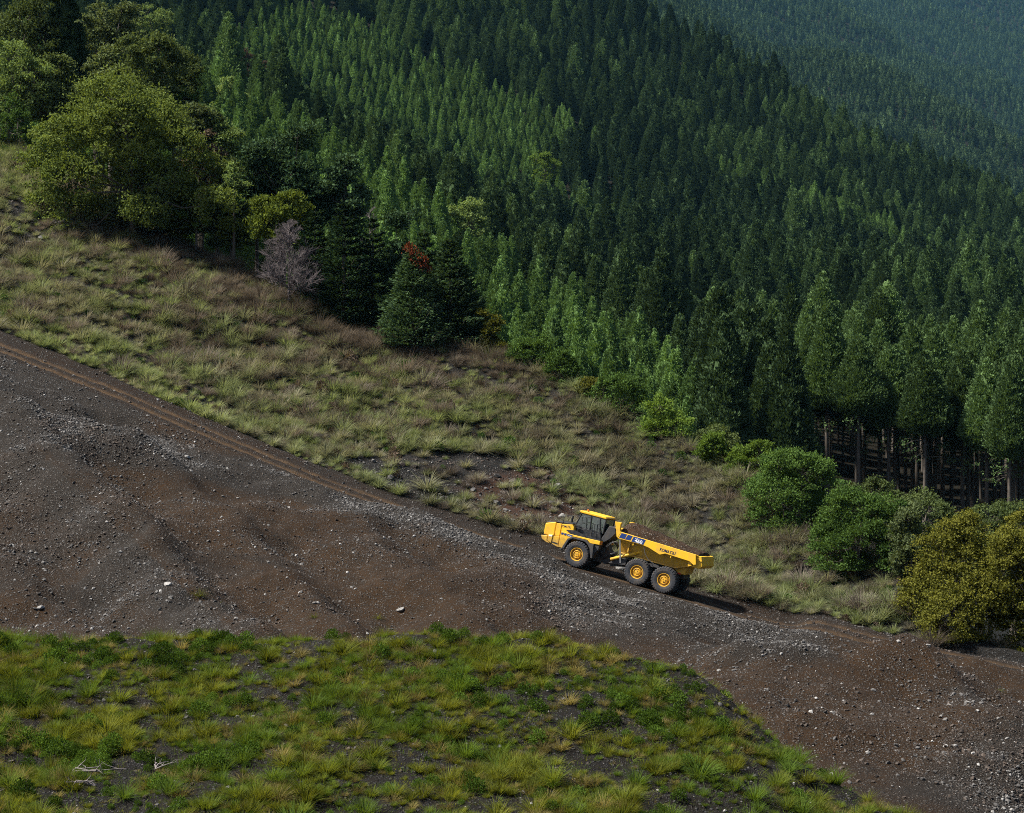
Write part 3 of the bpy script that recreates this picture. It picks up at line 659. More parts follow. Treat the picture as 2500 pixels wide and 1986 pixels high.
# dump body: hull with sloping sides, rim boards, headboard, tail chute
hull_prof = [(-2.62, 1.86), (-2.75, 3.00), (-8.30, 2.98), (-8.30, 2.30), (-7.95, 2.15), (-6.85, 1.74), (-3.05, 1.70)]
hull_prof = [(KU(a), b) for a, b in hull_prof]
hull = MB()
top = 1.56
def hy(z_): return 1.10 + (z_ - 1.7) * (top - 1.10) / (3.0 - 1.7)
n = len(hull_prof)
hull.add([(x, hy(z_), z_) for x, z_ in hull_prof] + [(x, -hy(z_), z_) for x, z_ in hull_prof],
         [tuple(range(n)), tuple(range(2 * n - 1, n - 1, -1))] + [(i, i + n, (i + 1) % n + n, (i + 1) % n) for i in range(n)])
body = hull.build('dump_body', M_yel2, truck, 0.02)
for s in (1, -1):
    rb = MB().prism(ZP([(978, 392), (1022, 420), (1832, 648), (1832, 752), (1805, 756), (1762, 717), (1502, 641), (1442, 653), (1322, 581), (1262, 557), (986, 487)], 1.68), 1.54 * s, 1.68 * s).build('rim_board', M_yel, body, 0.015)
    MB().prism([(-3.3, 1.9), (-3.22, 1.9), (-3.22, 2.7), (-3.3, 2.7)], 1.30 * s, 1.45 * s).build('body_rib', M_yel2, body)
    MB().tube([(Z(1020, 640, 1.2)[0], 1.16 * s, 1.73), (KU(-6.85), 1.16 * s, 1.77), (KU(-7.98), 1.30 * s, 2.2)], 0.05, 6).build('floor_rail', M_yel2, body)
    for (x, y) in ((1152, 548), (1558, 672)):
        (u, z_) = Z(x, y, 1.7); MB().box(u - 0.03, u + 0.03, 1.5 * s, 1.66 * s, z_ - 0.07, z_ + 0.04).build('lug', M_yel, body)
    MB().tube([(Z(1272, 570, 1.6)[0], 1.6 * s, Z(1272, 570, 1.6)[1]), (Z(1280, 640, 1.6)[0], 1.55 * s, Z(1280, 640, 1.6)[1]), (Z(1310, 700, 1.6)[0], 1.5 * s, Z(1310, 700, 1.6)[1]), (Z(1368, 752, 1.6)[0], 1.4 * s, Z(1368, 752, 1.6)[1])], 0.02, 6).build('chain', M_steel, body)
    MB().prism(ZP([(1330, 745), (1390, 752), (1440, 775), (1420, 790), (1350, 780)], 1.3), 1.02 * s, 1.28 * s).build('bracket', M_dark, body)
hbp = ZP([(960, 314), (1000, 318), (1034, 328), (1020, 345), (1014, 405), (1024, 425), (990, 480), (976, 470), (972, 400)], 1.68)
hbd = MB().prism([(x_, min(z_, 3.22)) for x_, z_ in hbp], -1.45, 1.45).build('headboard', M_yel, body, 0.015)
for s in (1, -1): MB().prism(hbp, 1.452 * s, 1.69 * s).build('headboard_wing', M_yel, body, 0.015)
tl = MB()
tp = ZP([(1828, 652), (1896, 670), (1902, 770), (1866, 797), (1780, 770), (1826, 752)], 1.5); n = len(tp)
def ty(x): return 1.50 - 0.10 * max(0, min(1, (-7.8 - x) / 1.0))
tl.add([(x, ty(x), z_) for x, z_ in tp] + [(x, -ty(x), z_) for x, z_ in tp], [tuple(range(n)), tuple(range(2 * n - 1, n - 1, -1))] + [(i, i + n, (i + 1) % n + n, (i + 1) % n) for i in range(n)])
tail = tl.build('tail_chute', M_yel, body, 0.02)
for s in (1, -1):
    MB().prism(ZP([(1840, 698), (1894, 711), (1894, 721), (1840, 708)], 1.55), 1.38 * s, 1.51 * s).build('rib', M_yel, tail) if s > 0 else None
    MB().prism(ZP([(1750, 716), (1790, 722), (1790, 766), (1750, 772)], 1.5), 1.2 * s, 1.56 * s).build('body_rib', M_yel, body, 0.01)
rbk = MB().prism(ZP([(1590, 792), (1768, 772), (1742, 800), (1716, 862), (1692, 856), (1660, 862), (1620, 815)], 0.95), -0.9, 0.9).build('rear_bracket', M_yel, truck, 0.02)
for (x, y) in ((1652, 846), (1668, 850)):
    (u, z_) = Z(x, y, 0.95)
    for s in (1, -1): MB().tube([(u, 0.88 * s, z_), (u, 0.93 * s, z_)], 0.05, 10).build('tail_light', M_red, rbk)
# big decals on the rim board
for p in ([(1030, 432), (1088, 446), (1062, 494), (1002, 480)], [(1100, 449), (1150, 462), (1124, 508), (1066, 496)], [(1162, 466), (1292, 500), (1264, 552), (1134, 518)]):
    MB().prism(ZP([(x, y) for x, y in p], 1.69), 1.682, 1.688).build('stripe', M_blue, body)
side_text('lettering', 'HM', (1178, 494), (1218, 504), 1.690, M_white, body, 0.085, 0.0)
side_text('lettering', '460', (1168, 524), (1250, 544), 1.690, M_white, body, 0.22, 0.015)
side_text('lettering', 'KOMATSU', (1440, 612), (1606, 657), 1.683, M_navy, body, 0.20, 0.022)

# soil heaped in the body: a load of its own
def soil_load():
    nu, nv = 90, 34
    U = np.linspace(-2.50, KU(-8.35), nu); Vv = np.linspace(-1.5, 1.5, nv)
    UU, VV = np.meshgrid(U, Vv, indexing='ij')
    ridge_h = np.interp(UU, [-8.4, -8.0, -7, -5.6, -4.4, -3.6, -3.0, -2.5], [-0.02, 0.06, 0.22, 0.40, 0.58, 0.70, 0.72, 0.62])
    H = ridge_h * np.clip(1 - (np.abs(VV) / 1.5) ** 3.5, 0, 1) + 0.07 * fbm(UU * 2, VV * 2, 71, 4) * (1 - (np.abs(VV) / 1.5) ** 6)
    Gt = np.stack([UU, VV * np.where(UU < -7.8, 0.92, 1.0), 3.02 + H], -1)
    Gt[0, :, 2] = np.where(np.abs(Vv) < 1.35, 3.3, 2.95); Gt[-1, :, 2] = 2.9; Gt[:, 0, 2] = 2.95; Gt[:, -1, 2] = 2.95
    R, C = nu, nv; i = np.arange(R * C).reshape(R, C)
    Q = np.stack([i[:-1, :-1], i[:-1, 1:], i[1:, 1:], i[1:, :-1]], -1).reshape(-1, 4)
    return mesh_np('soil_load', Gt.reshape(-1, 3), Q, True)
M_load = gravel_mat('load_soil', (0.050, 0.028, 0.015), (0.038, 0.019, 0.009), (0.07, 0.05, 0.035), (0.22, 0.19, 0.16), 0.35, 0.9)
ld = link_mesh('soil_load', soil_load(), M_load); ld.matrix_world = tm
tag(ld, 'heaped load of dark brown soil in the dump truck body', 'soil load')
# ------------------------------------------------------------------ plant builders
def unit(v): return v / np.maximum(np.linalg.norm(v, axis=-1, keepdims=True), 1e-6)
def leaves(C, axis, L, Wd, rng, nrm=None, nz=0.55):
    """one diamond-shaped leaf per centre; nrm turns the leaf faces roughly that way"""
    n = len(C); nr_ = unit(rng.normal(size=(n, 3))) if nrm is None else unit(unit(nrm) + nz * rng.normal(size=(n, 3)))
    side = unit(np.cross(axis, nr_)); L = np.broadcast_to(L, n)[:, None]; Wd = np.broadcast_to(Wd, n)[:, None]
    fold = unit(np.cross(side, axis)) * L * 0.12
    V = np.stack([C - axis * L / 2, C + side * Wd / 2 + fold, C + axis * L / 2, C - side * Wd / 2 + fold], 1).reshape(-1, 3)
    return V, np.arange(4 * n).reshape(-1, 4)
class Acc:
    def __init__(s): s.V = []; s.Q = []; s.M = []; s.T = []; s.n = 0
    def add(s, V, Q, mi=0, T=None):
        s.T.append(np.full(len(V), 0.5) if T is None else np.asarray(T, float))
        s.V.append(np.asarray(V, float)); s.Q.append(np.asarray(Q) + s.n); s.M.append(np.full(len(Q), mi)); s.n += len(V)
    def mesh(s, name, smooth=False):
        me = mesh_np(name, np.concatenate(s.V), np.concatenate(s.Q), smooth, np.concatenate(s.M))
        if s.T:
            a = me.attributes.new('tuft', 'FLOAT', 'POINT'); a.data.foreach_set('value', np.concatenate(s.T).astype(np.float32))
        return me
def limb(acc, pts, r0, r1, n=6, mi=0):
    """tapered limb of quads along points"""
    pts = np.asarray(pts, float); m = len(pts); d = np.gradient(pts, axis=0); d = unit(d)
    ref = np.array([0.31, 0.83, 0.46]); a = unit(np.cross(d, ref)); b = np.cross(d, a); rr = np.linspace(r0, r1, m)
    th = np.linspace(0, 2 * np.pi, n, endpoint=False)
    V = pts[:, None] + (a[:, None] * np.cos(th)[None, :, None] + b[:, None] * np.sin(th)[None, :, None]) * rr[:, None, None]
    i = np.arange(m * n).reshape(m, n); j = np.roll(i, -1, 1)
    Q = np.stack([i[:-1], j[:-1], j[1:], i[1:]], -1).reshape(-1, 4)
    acc.add(V.reshape(-1, 3), Q, mi)

def cedar_parts(seed, H, R, base, nclump, per, leaf, PEXP=0.62, nz=0.38):
    """plantation cedar: (trunk Acc, crown Acc)"""
    rng = np.random.default_rng(seed); tr = Acc(); cr = Acc()
    limb(tr, [(0, 0, -0.6), (0.02 * H * rng.normal() * .2, 0, H * 0.5), (0, 0, H * 0.93)], H * 0.0125 + 0.05, 0.03, 7)
    z0 = base * H; L = H - z0
    t = rng.random(nclump * 3)
    def prof(t): return R * np.clip((1 - t), 0.006, 1) ** PEXP * np.clip((t + 0.10) / 0.26, 0.25, 1)
    keep = rng.random(len(t)) < prof(t) / R; t = t[keep][:nclump]
    n = len(t); th = rng.random(n) * 2 * np.pi
    lump = 1 + 0.10 * np.sin(3 * th + seed) * np.sin(9 * t + seed) + 0.08 * rng.normal(size=n)
    r = prof(t) * lump * (0.80 + 0.20 * rng.random(n) ** 0.6)
    C = np.stack([r * np.cos(th), r * np.sin(th), z0 + t * L], -1)
    out = np.stack([np.cos(th), np.sin(th), 0.35 + 0.5 * t], -1)
    cs = (0.075 * R + 0.055 * L * 0.35) * (0.7 + 0.6 * rng.random(n))
    cs = np.clip(0.20 * R, 0.28, 1.0) * (0.6 + 0.7 * rng.random(n)) * (0.55 + 0.45 * (1 - t))
    q = unit(rng.normal(size=(n, per, 3))) * (0.5 + 0.5 * rng.random((n, per, 1)))
    P = C[:, None] + q * cs[:, None, None] * np.array([1, 1, 0.8])
    ax = unit(out[:, None] * 0.7 + q * 0.6 + np.array([0, 0, 0.7]) + 0.35 * rng.normal(size=(n, per, 3)))
    P = P.reshape(-1, 3); ax = ax.reshape(-1, 3)
    nr_ = (out[:, None] * 0.8 + q * 0.9 + np.array([0, 0, 0.5])).reshape(-1, 3)
    V, Q = leaves(P, ax, leaf * (0.7 + 0.6 * rng.random(len(P))), leaf * 0.62 * (0.7 + 0.6 * rng.random(len(P))), rng, nr_, nz); cr.add(V, Q, 0, np.repeat(rng.random(n), per * 4))
    # tip and inner mass of shaded foliage
    k = max(6, per); P = np.stack([0.12 * rng.normal(size=k), 0.12 * rng.normal(size=k), H - rng.random(k) * 0.09 * H], -1)
    V, Q = leaves(P, unit(np.array([0, 0, 1]) + 0.35 * rng.normal(size=(k, 3))), leaf * 1.2, leaf * 0.45, rng); cr.add(V, Q)
    tt = np.linspace(0.0, 0.95, 7); zz = z0 + tt * L; rr = prof(tt) * 0.58; nn = 9; an = np.linspace(0, 2 * np.pi, nn, endpoint=False)
    V = np.stack([(rr[:, None] * np.cos(an)), rr[:, None] * np.sin(an), zz[:, None] + 0 * an], -1)
    V[..., :2] *= (1 + 0.12 * rng.normal(size=(7, nn, 1)))
    i = np.arange(7 * nn).reshape(7, nn); j = np.roll(i, -1, 1)
    cr.add(V.reshape(-1, 3), np.stack([i[:-1], j[:-1], j[1:], i[1:]], -1).reshape(-1, 4))
    # sparse dead and drooping low boughs
    nb = 7
    for k in range(nb):
        a = rng.random() * 6.28; zb = z0 - rng.random() * 0.12 * H * base * 2; ln = R * (0.4 + 0.6 * rng.random())
        e = np.array([math.cos(a) * ln, math.sin(a) * ln, zb - 0.15 * ln])
        limb(tr, [(0, 0, zb), (e[0] * .5, e[1] * .5, zb + 0.02 * ln), e], 0.05, 0.015, 4)
        P = e + rng.normal(size=(per, 3)) * np.array([0.35, 0.35, 0.15]) * R * 0.4
        V, Q = leaves(P, unit(rng.normal(size=(per, 3)) + np.array([0, 0, .3])), leaf, leaf * .5, rng); cr.add(V, Q)
    return tr, cr

def broadleaf_parts(seed, W, Hc, z0, nleaf, leaf, nlobe=16, flat=0.75, trunks=1, depth=0.9, shape='dome', density=1.0, tuft=0.0, lobes=None, rough=0.3, bury=0.86, shoots=0.10, srange=(0.20, 0.36)):
    """broad crown W wide, Hc high, starting z0 above the root; lobed and clumped"""
    rng = np.random.default_rng(seed); tr = Acc(); cr = Acc()
    R = W / 2; lob = []
    k = 0
    while len(lob) < nlobe and k < 4000:
        k += 1
        p = rng.uniform(-1, 1, 3); 
        if np.linalg.norm(p) > 1: continue
        s = rng.uniform(*srange)
        p = p * (1 - s * 0.9)
        if shape == 'dome': p[2] = abs(p[2]) * 1.0 - 0.12 if rng.random() < 0.75 else p[2] * 0.5
        if any(np.linalg.norm(p - q[0]) < 0.55 * max(s, q[1]) for q in lob): continue
        lob.append((p, s))
    if lobes is not None: lob = lobes
    sc = np.array([R, R * depth, Hc / 2]); mid = np.array([0, 0, z0 + Hc / 2])
    if shape == 'dome' and lobes is None: sc = np.array([R, R * depth, Hc * 0.80]); mid = np.array([0, 0, z0 + Hc * 0.16])
    cen = np.array([p * sc + mid for p, s in lob]); rad = np.array([[s * R * 1.05, s * R * depth * 1.05, s * min(R, Hc * 0.8) * flat * 1.25] for p, s in lob])
    wgt = np.array([s * s for p, s in lob]); wgt /= wgt.sum()
    # branchlets on every lobe, leaves round every branchlet
    nb = max(40, nleaf // 46); li = rng.choice(len(lob), nb, p=wgt)
    q = unit(rng.normal(size=(nb, 3)) + np.array([0, 0, 0.45])); rr = 0.80 + rough * rng.random(nb) ** 1.5 + 0.05 * rng.normal(size=nb)
    sh_ = rng.random(nb) < shoots; rr = np.where(sh_, rr + 0.45 * rng.random(nb), rr)
    B = cen[li] + q * rad[li] * rr[:, None]
    # drop branchlets buried in another lobe
    dd = np.linalg.norm((B[:, None] - cen[None]) / rad[None], axis=-1); dd[np.arange(nb), li] = 9
    ok = dd.min(1) > bury; B, q, li = B[ok], q[ok], li[ok]; B[:, 2] = np.maximum(B[:, 2], z0 * 0.6 + 0.05)
    # fit the crown to its measured width and height
    m_ = leaf * 0.6
    def fit(v, lo, hi, a, b): return (v - lo) / max(hi - lo, 1e-3) * (b - a) + a
    lx_, hx_ = np.percentile(B[:, 0], [1.2, 98.8]); lz_, hz_ = np.percentile(B[:, 2], [1, 98.5])
    for A_ in (B, cen):
        A_[:, 0] = fit(A_[:, 0], lx_, hx_, -R + m_, R - m_); A_[:, 2] = fit(A_[:, 2], lz_, hz_, z0 + m_ * .5, z0 + Hc - m_)
    nb = len(B); per = max(4, int(nleaf / nb)); sig = 0.085 * W / 2 + leaf * 0.9
    sig = float(np.clip(sig * 0.62, 0.16, 0.5))
    P = B[:, None] + rng.normal(size=(nb, per, 3)) * np.array([1, 1, 0.62]) * sig * (0.6 + 0.7 * rng.random((nb, 1, 1)))
    ax = unit(q[:, None] * (0.6 + tuft) + rng.normal(size=(nb, per, 3)) * 0.8 + np.array([0, 0, 0.15 + tuft * .5]))
    P = P.reshape(-1, 3); ax = ax.reshape(-1, 3)
    P[:, 2] = np.maximum(P[:, 2], 0.05)
    nr_ = (q[:, None] + 0.6 * (P.reshape(nb, per, 3) - B[:, None]) / sig + np.array([0, 0, 0.35])).reshape(-1, 3)
    V, Q = leaves(P, ax, leaf * (0.65 + 0.7 * rng.random(len(P))), leaf * 0.6 * (0.7 + 0.6 * rng.random(len(P))), rng, nr_, 0.5); cr.add(V, Q, 0, np.repeat(np.clip(rng.random(nb) * .8 + .2 * (B[:, 2] - z0) / Hc, 0, 1), per * 4))
    # trunk(s) and limbs
    base_r = 0.018 * (W + Hc + z0) / 2 + 0.04
    for k in range(trunks):
        off = np.array([rng.normal() * 0.25 * (trunks > 1), rng.normal() * 0.25 * (trunks > 1), 0])
        fork = np.array([off[0] * 2, off[1] * 2, z0 + Hc * 0.22])
        limb(tr, [off + (0, 0, -0.6), off * 1.3 + (0, 0, fork[2] * 0.5), fork], base_r, base_r * 0.65, 8)
        for c in cen[k::trunks]:
            mid_ = fork * 0.45 + c * 0.55 + rng.normal(size=3) * 0.05 * W * np.array([1, 1, 0.4]) - np.array([0, 0, 0.04 * Hc])
            limb(tr, [fork - (0, 0, 0.15), fork * .75 + mid_ * .25 + (0, 0, .05 * Hc), mid_, c], base_r * 0.5, base_r * 0.10, 5)
    nt_ = min(nb, 160); pick = rng.choice(nb, nt_, replace=False)
    for k in pick:
        c = cen[li[k]]; limb(tr, [c, (c + B[k]) / 2 + rng.normal(size=3) * 0.05, B[k]], base_r * 0.10, 0.008, 3)
    return tr, cr

def conifer_parts(seed, H, R, leaf=0.3, tiers=15, per_tier=8, base=0.04, dens=26, droop=0.12, up=0.25):
    """open spruce/pine with flat layered boughs"""
    rng = np.random.default_rng(seed); tr = Acc(); cr = Acc()
    limb(tr, [(0, 0, -0.6), (0.02, 0.02, H * .5), (0, 0, H * 0.98)], 0.02 * H + 0.04, 0.03, 8)
    for i in range(tiers):
        t = (i + 0.5 * rng.random()) / tiers; z = H * (base + (1 - base) * t ** 0.95); L = R * (1 - t) ** 0.8 * (0.85 + 0.3 * rng.random()) + 0.25
        nbr = max(4, int(per_tier * (1 - 0.35 * t)))
        for k in range(nbr):
            a = 2 * math.pi * (k + rng.random() * 0.8) / nbr + i; l = L * (0.7 + 0.45 * rng.random())
            dr = np.array([math.cos(a), math.sin(a), 0])
            s = np.linspace(0, 1, 5); pts = dr * (s * l)[:, None]; pts[:, 2] = z - droop * l * np.sin(s * 2.2) + up * l * s ** 3 * (0.6 + t)
            limb(tr, pts, 0.035 * (1 - t) + 0.012, 0.008, 4)
            n = int(dens * (0.35 + l / R)); ss = 0.22 + 0.78 * rng.random(n) ** 0.8
            P = np.stack([np.interp(ss, s, pts[:, j]) for j in range(3)], -1)
            w_ = 0.20 * l * (0.35 + np.sin(ss * 2.7)) ; sd_ = np.array([-dr[1], dr[0], 0])
            lat = rng.normal(size=n); P = P + sd_ * (lat * w_ * 0.8)[:, None]; P[:, 2] += rng.normal(size=n) * 0.06 - 0.05 * np.abs(lat)
            ax = unit(dr * 0.9 + sd_ * np.sign(lat)[:, None] * 0.55 + rng.normal(size=(n, 3)) * 0.3 + np.array([0, 0, 0.30]))
            V, Q = leaves(P, ax, leaf * (0.7 + 0.6 * rng.random(n)), leaf * 0.45, rng, np.array([0, 0, 1.0]) + 0.5 * dr + 0 * P, 0.45); cr.add(V, Q)
    return tr, cr

def bare_parts(seed, H, W, n1=34, n2=9, n3=5):
    rng = np.random.default_rng(seed); tr = Acc()
    limb(tr, [(0, 0, -0.5), (0.1, 0, H * .5), (0, 0.05, H * 0.95)], 0.02 * H, 0.02, 7)
    for i in range(n1):
        t = 0.08 + 0.88 * (i + rng.random()) / n1; a = rng.random() * 6.28; l = (W / 2 * (1 - t) ** 0.7 + 0.35) * (0.75 + 0.35 * rng.random())
        o = np.array([0, 0, H * t]); d = unit(np.array([math.cos(a), math.sin(a), 0.35 + 0.5 * t])); e = o + d * l
        limb(tr, [o, o + d * l * .5 + (0, 0, -.03 * l), e], 0.032, 0.014, 4)
        for j in range(n2):
            s = 0.25 + 0.75 * rng.random(); o2 = o + d * l * s; d2 = unit(d + rng.normal(size=3) * 0.55 + np.array([0, 0, 0.25])); l2 = l * 0.42 * (0.6 + 0.6 * rng.random())
            limb(tr, [o2, o2 + d2 * l2], 0.02, 0.012, 3)
            for k in range(n3):
                o3 = o2 + d2 * l2 * (0.3 + 0.7 * rng.random()); d3 = unit(d2 + rng.normal(size=3) * 0.6 + np.array([0, 0, 0.2]))
                limb(tr, [o3, o3 + d3 * l2 * 0.55], 0.013, 0.008, 3)
    return tr

def grass_clump(seed, nblade, L, spread, width, lean=0.9, stiff=0.5, seg=3, base_r=0.12):
    """tuft of arching blades"""
    rng = np.random.default_rng(seed); n = nblade
    a = rng.random(n) * 2 * np.pi; b0 = base_r * np.sqrt(rng.random(n))
    B = np.stack([b0 * np.cos(a), b0 * np.sin(a), np.full(n, -0.06)], -1)
    a2 = a + rng.normal(size=n) * 0.5; tilt = np.clip(lean * np.sqrt(rng.random(n)) + 0.06 * rng.normal(size=n), 0.02, 1.5)
    ln = L * (0.65 + 0.4 * rng.random(n)); d = np.stack([np.cos(a2) * np.sin(tilt), np.sin(a2) * np.sin(tilt), np.cos(tilt)], -1)
    sd = np.stack([-np.sin(a2), np.cos(a2), 0 * a2], -1) + 0.5 * rng.normal(size=(n, 3)) * np.array([1, 1, 0]); sd = unit(sd)
    V = []; s = np.linspace(0, 1, seg + 1)
    for k, sk in enumerate(s):
        horiz = np.stack([np.cos(a2), np.sin(a2), 0 * a2], -1)
        P = B + d * (ln * sk)[:, None] + horiz * (spread * ln * sk ** 2)[:, None]
        P[:, 2] -= (1 - stiff) * ln * sk ** 2 * 0.55 * (0.4 + tilt)
        w_ = width * (1 - 0.92 * sk ** 1.5) * 0.5
        V += [P - sd * w_, P + sd * w_]
    V = np.stack(V, 1).reshape(-1, 3); m = 2 * (seg + 1); base = (np.arange(n) * m)[:, None]
    Q = np.concatenate([base + np.array([2 * k, 2 * k + 1, 2 * k + 3, 2 * k + 2]) for k in range(seg)], 0)
    return V, Q
def weed_clump(seed, n, L, W, leaf):
    """low leafy herb: many small leaves in a mound"""
    rng = np.random.default_rng(seed)
    q = unit(rng.normal(size=(n, 3)) + np.array([0, 0, .5])); q[:, 2] = np.abs(q[:, 2])
    P = q * np.array([W, W, L]) * (0.35 + 0.65 * rng.random((n, 1)) ** 0.6)
    return leaves(P, unit(q + rng.normal(size=(n, 3)) * 0.6 + np.array([0, 0, .5])), leaf * (0.7 + .6 * rng.random(n)), leaf * 0.45, rng)

# ------------------------------------------------------------------ plant materials
M_bark = principled('bark', (0.095, 0.080, 0.066), 0.9, dirt=(0.035, 0.03, 0.025), dirt_scale=1.5, dirt_amt=0.8, bump=0.5, bscale=8)
M_barkg = principled('grey_bark', (0.17, 0.15, 0.15), 0.9, dirt=(0.08, 0.07, 0.07), dirt_scale=3, dirt_amt=0.7)
M_twig = principled('grey_twigs', (0.10, 0.083, 0.086), 0.9)
M_cedar = foliage('cedar_foliage', (0.0259, 0.0498, 0.0249), (0.0726, 0.1161, 0.0498), 0.18, tuft=True)
M_cedar2 = foliage('cedar_foliage_mid', (0.0450, 0.0840, 0.0360), (0.1290, 0.2026, 0.0750), 0.2, tuft=True)
M_cedar3 = foliage('young_cedar_foliage', (0.0728, 0.1347, 0.0473), (0.2002, 0.3185, 0.1019), 0.22, tuft=True)
M_far = foliage('far_cedar_foliage', (0.0325, 0.0575, 0.0300), (0.0875, 0.1350, 0.0600), 0.2)
M_olive = foliage('olive_leaves', (0.052, 0.080, 0.020), (0.165, 0.210, 0.058), 0.33, tuft=True, vary=0.14)
M_green = foliage('green_leaves', (0.0332, 0.0682, 0.0195), (0.1073, 0.1804, 0.0468), 0.3, tuft=True, vary=0.14)
M_bright = foliage('bright_leaves', (0.0616, 0.1155, 0.0242), (0.1925, 0.2805, 0.0572), 0.36, tuft=True, vary=0.14)
M_dkgreen = foliage('dark_leaves', (0.0416, 0.0650, 0.0260), (0.1235, 0.1586, 0.0585), 0.28, tuft=True, vary=0.14)
M_sage = foliage('sage_leaves', (0.0540, 0.0783, 0.0378), (0.1553, 0.1917, 0.0837), 0.3, tuft=True, vary=0.14)
M_pale = foliage('pale_leaves', (0.0966, 0.1530, 0.0563), (0.2254, 0.2979, 0.1046), 0.35, tuft=True, vary=0.14)
M_yellow = foliage('yellow_olive_leaves', (0.045, 0.056, 0.012), (0.165, 0.165, 0.032), 0.33, tuft=True, vary=0.14)
M_spruce = foliage('spruce_needles', (0.022, 0.050, 0.024), (0.082, 0.132, 0.064), 0.2, tuft=True, vary=0.14)
M_spruce2 = foliage('dark_needles', (0.016, 0.036, 0.019), (0.056, 0.090, 0.042), 0.2, vary=0.14)
M_pine = foliage('yellow_pine_needles', (0.077, 0.112, 0.020), (0.182, 0.231, 0.049), 0.3, tuft=True)
M_rust = foliage('rust_needles', (0.090, 0.022, 0.012), (0.180, 0.050, 0.024), 0.25)
M_brown = foliage('brown_leaves', (0.075, 0.055, 0.046), (0.145, 0.112, 0.085), 0.25)
M_gdry = foliage('dry_grass', (0.125, 0.114, 0.086), (0.285, 0.262, 0.20), 0.35, (1.1, 1.05, 0.8), patch=(0.15, 0.175, 0.084), pscale=0.12)
M_ggreen = foliage('hill_grass', (0.112, 0.142, 0.066), (0.285, 0.325, 0.160), 0.38, (1.1, 1.1, 0.65), patch=(0.18, 0.172, 0.125), pscale=0.09)
M_scrub = foliage('brown_scrub', (0.070, 0.059, 0.050), (0.185, 0.160, 0.132), 0.3, (1.1, 1.0, 0.8))
M_fgrass = foliage('foreground_grass', (0.060, 0.080, 0.014), (0.225, 0.238, 0.046), 0.42, (1.2, 1.1, 0.4), patch=(0.066, 0.106, 0.020), pscale=0.3)
M_fweed = foliage('foreground_weed', (0.028, 0.058, 0.010), (0.085, 0.140, 0.024), 0.35)
M_fdry = foliage('foreground_dry_grass', (0.111, 0.098, 0.039), (0.208, 0.176, 0.065), 0.4, (1.1, 1.0, 0.6))

def plant(name, parts, mats, loc, label, cat, group=None, rz=0.0, s=1.0, names=('trunk', 'crown')):
    o = empty(name, loc); o.rotation_euler.z = rz; o.scale = (s, s, s)
    for nm, p, m in zip(names, parts, mats):
        me = p if isinstance(p, bpy.types.Mesh) else p.mesh(nm)
        if len(me.materials) == 0: me.materials.append(m)
        c = bpy.data.objects.new(nm, me); COL.objects.link(c); c.parent = o
    tag(o, label, cat, group); return o
D2S = 2500 / 2156.0       # positions below were read off a 2156-px-wide view of the photo
def hill_spot(x, y, dd=0.0):
    """world point on the grassy hill (or just behind its crest) seen at photo position x, y"""
    k = np.argmin((NPX[RC[5]:RC[7] + 1] - x) ** 2 + (NPY[RC[5]:RC[7] + 1] - y) ** 2)
    P = NG[RC[5]:RC[7] + 1].reshape(-1, 3)[k].copy()
    if dd:
        P[0] *= (P[1] + dd) / P[1]; P[1] += dd; P[2] = ground_z(NG, P[0], P[1])
    return P
# ------------------------------------------------------------------ trees and shrubs along the edge of the hill
# (name, kind, crown box in the photo view x0,y0,x1,y1 ; base y ; depth behind the hill line ; material, label, category)
def box_tree(name, kind, x0, y0, x1, y1, yb, dd, mat, label, cat, seed, nleaf=9000, leaf=0.3, group=None, **kw):
    x0, y0, x1, y1, yb = [v * D2S for v in (x0, y0, x1, y1, yb)]
    P = hill_spot((x0 + x1) / 2, yb, dd)
    ppm = F / P[1]; W = (x1 - x0) / ppm
    top = unproj((x0 + x1) / 2, y0, P[1])[2] - P[2]; bot = max(0.0, unproj((x0 + x1) / 2, y1, P[1])[2] - P[2])
    if kind == 'broad':
        pr = broadleaf_parts(seed, W, top - bot, bot, nleaf, leaf, **kw); o = plant(name, pr, (M_bark, mat), P, label, cat, group)
    elif kind == 'conifer':
        pr = conifer_parts(seed, top, W / 2, leaf, **kw); o = plant(name, pr, (M_bark, mat), P, label, cat, group)
    elif kind == 'cedar':
        pr = cedar_parts(seed, top, W / 2, bot / top, 420, 12, leaf, **kw); o = plant(name, pr, (M_bark, mat), P, label, cat, group)
    elif kind == 'bare':
        o = plant(name, (bare_parts(seed, top, W, **kw),), (M_twig,), P, label, cat, group, names=('branches',))
    return o
B = box_tree
def lobes_from(pts, x0, y0, x1, y1, seed, spread=0.55):
    rg = random.Random(seed); W_, H_ = (x1 - x0) / 2, (y1 - y0) / 2; cx_, cy_ = (x0 + x1) / 2, (y0 + y1) / 2
    return [(np.array([(x - cx_) / W_, rg.uniform(-spread, spread) * max(0.15, 1 - ((x - cx_) / W_) ** 2), -(y - cy_) / H_]), r / W_) for x, y, r in pts]
BIG = [(255, 240, 58), (190, 262, 52), (320, 262, 50), (140, 305, 50), (215, 320, 62), (290, 318, 62), (360, 318, 50), (400, 352, 42), (108, 352, 36), (165, 385, 56), (245, 395, 58), (325, 388, 56),
       (392, 410, 44), (445, 425, 34), (120, 425, 40), (200, 445, 46), (300, 440, 36), (462, 465, 24), (360, 465, 26), (150, 470, 34), (270, 290, 62), (230, 215, 34), (300, 225, 30)]
B('broadleaf_tree', 'broad', 72, 180, 490, 490, 512, 0, M_olive, 'largest broad olive-green tree on the grassy hill, with a thin pale trunk below', 'tree', 101, 52000, 0.32, lobes=lobes_from(BIG, 72, 180, 490, 490, 1), flat=0.62, depth=0.8)
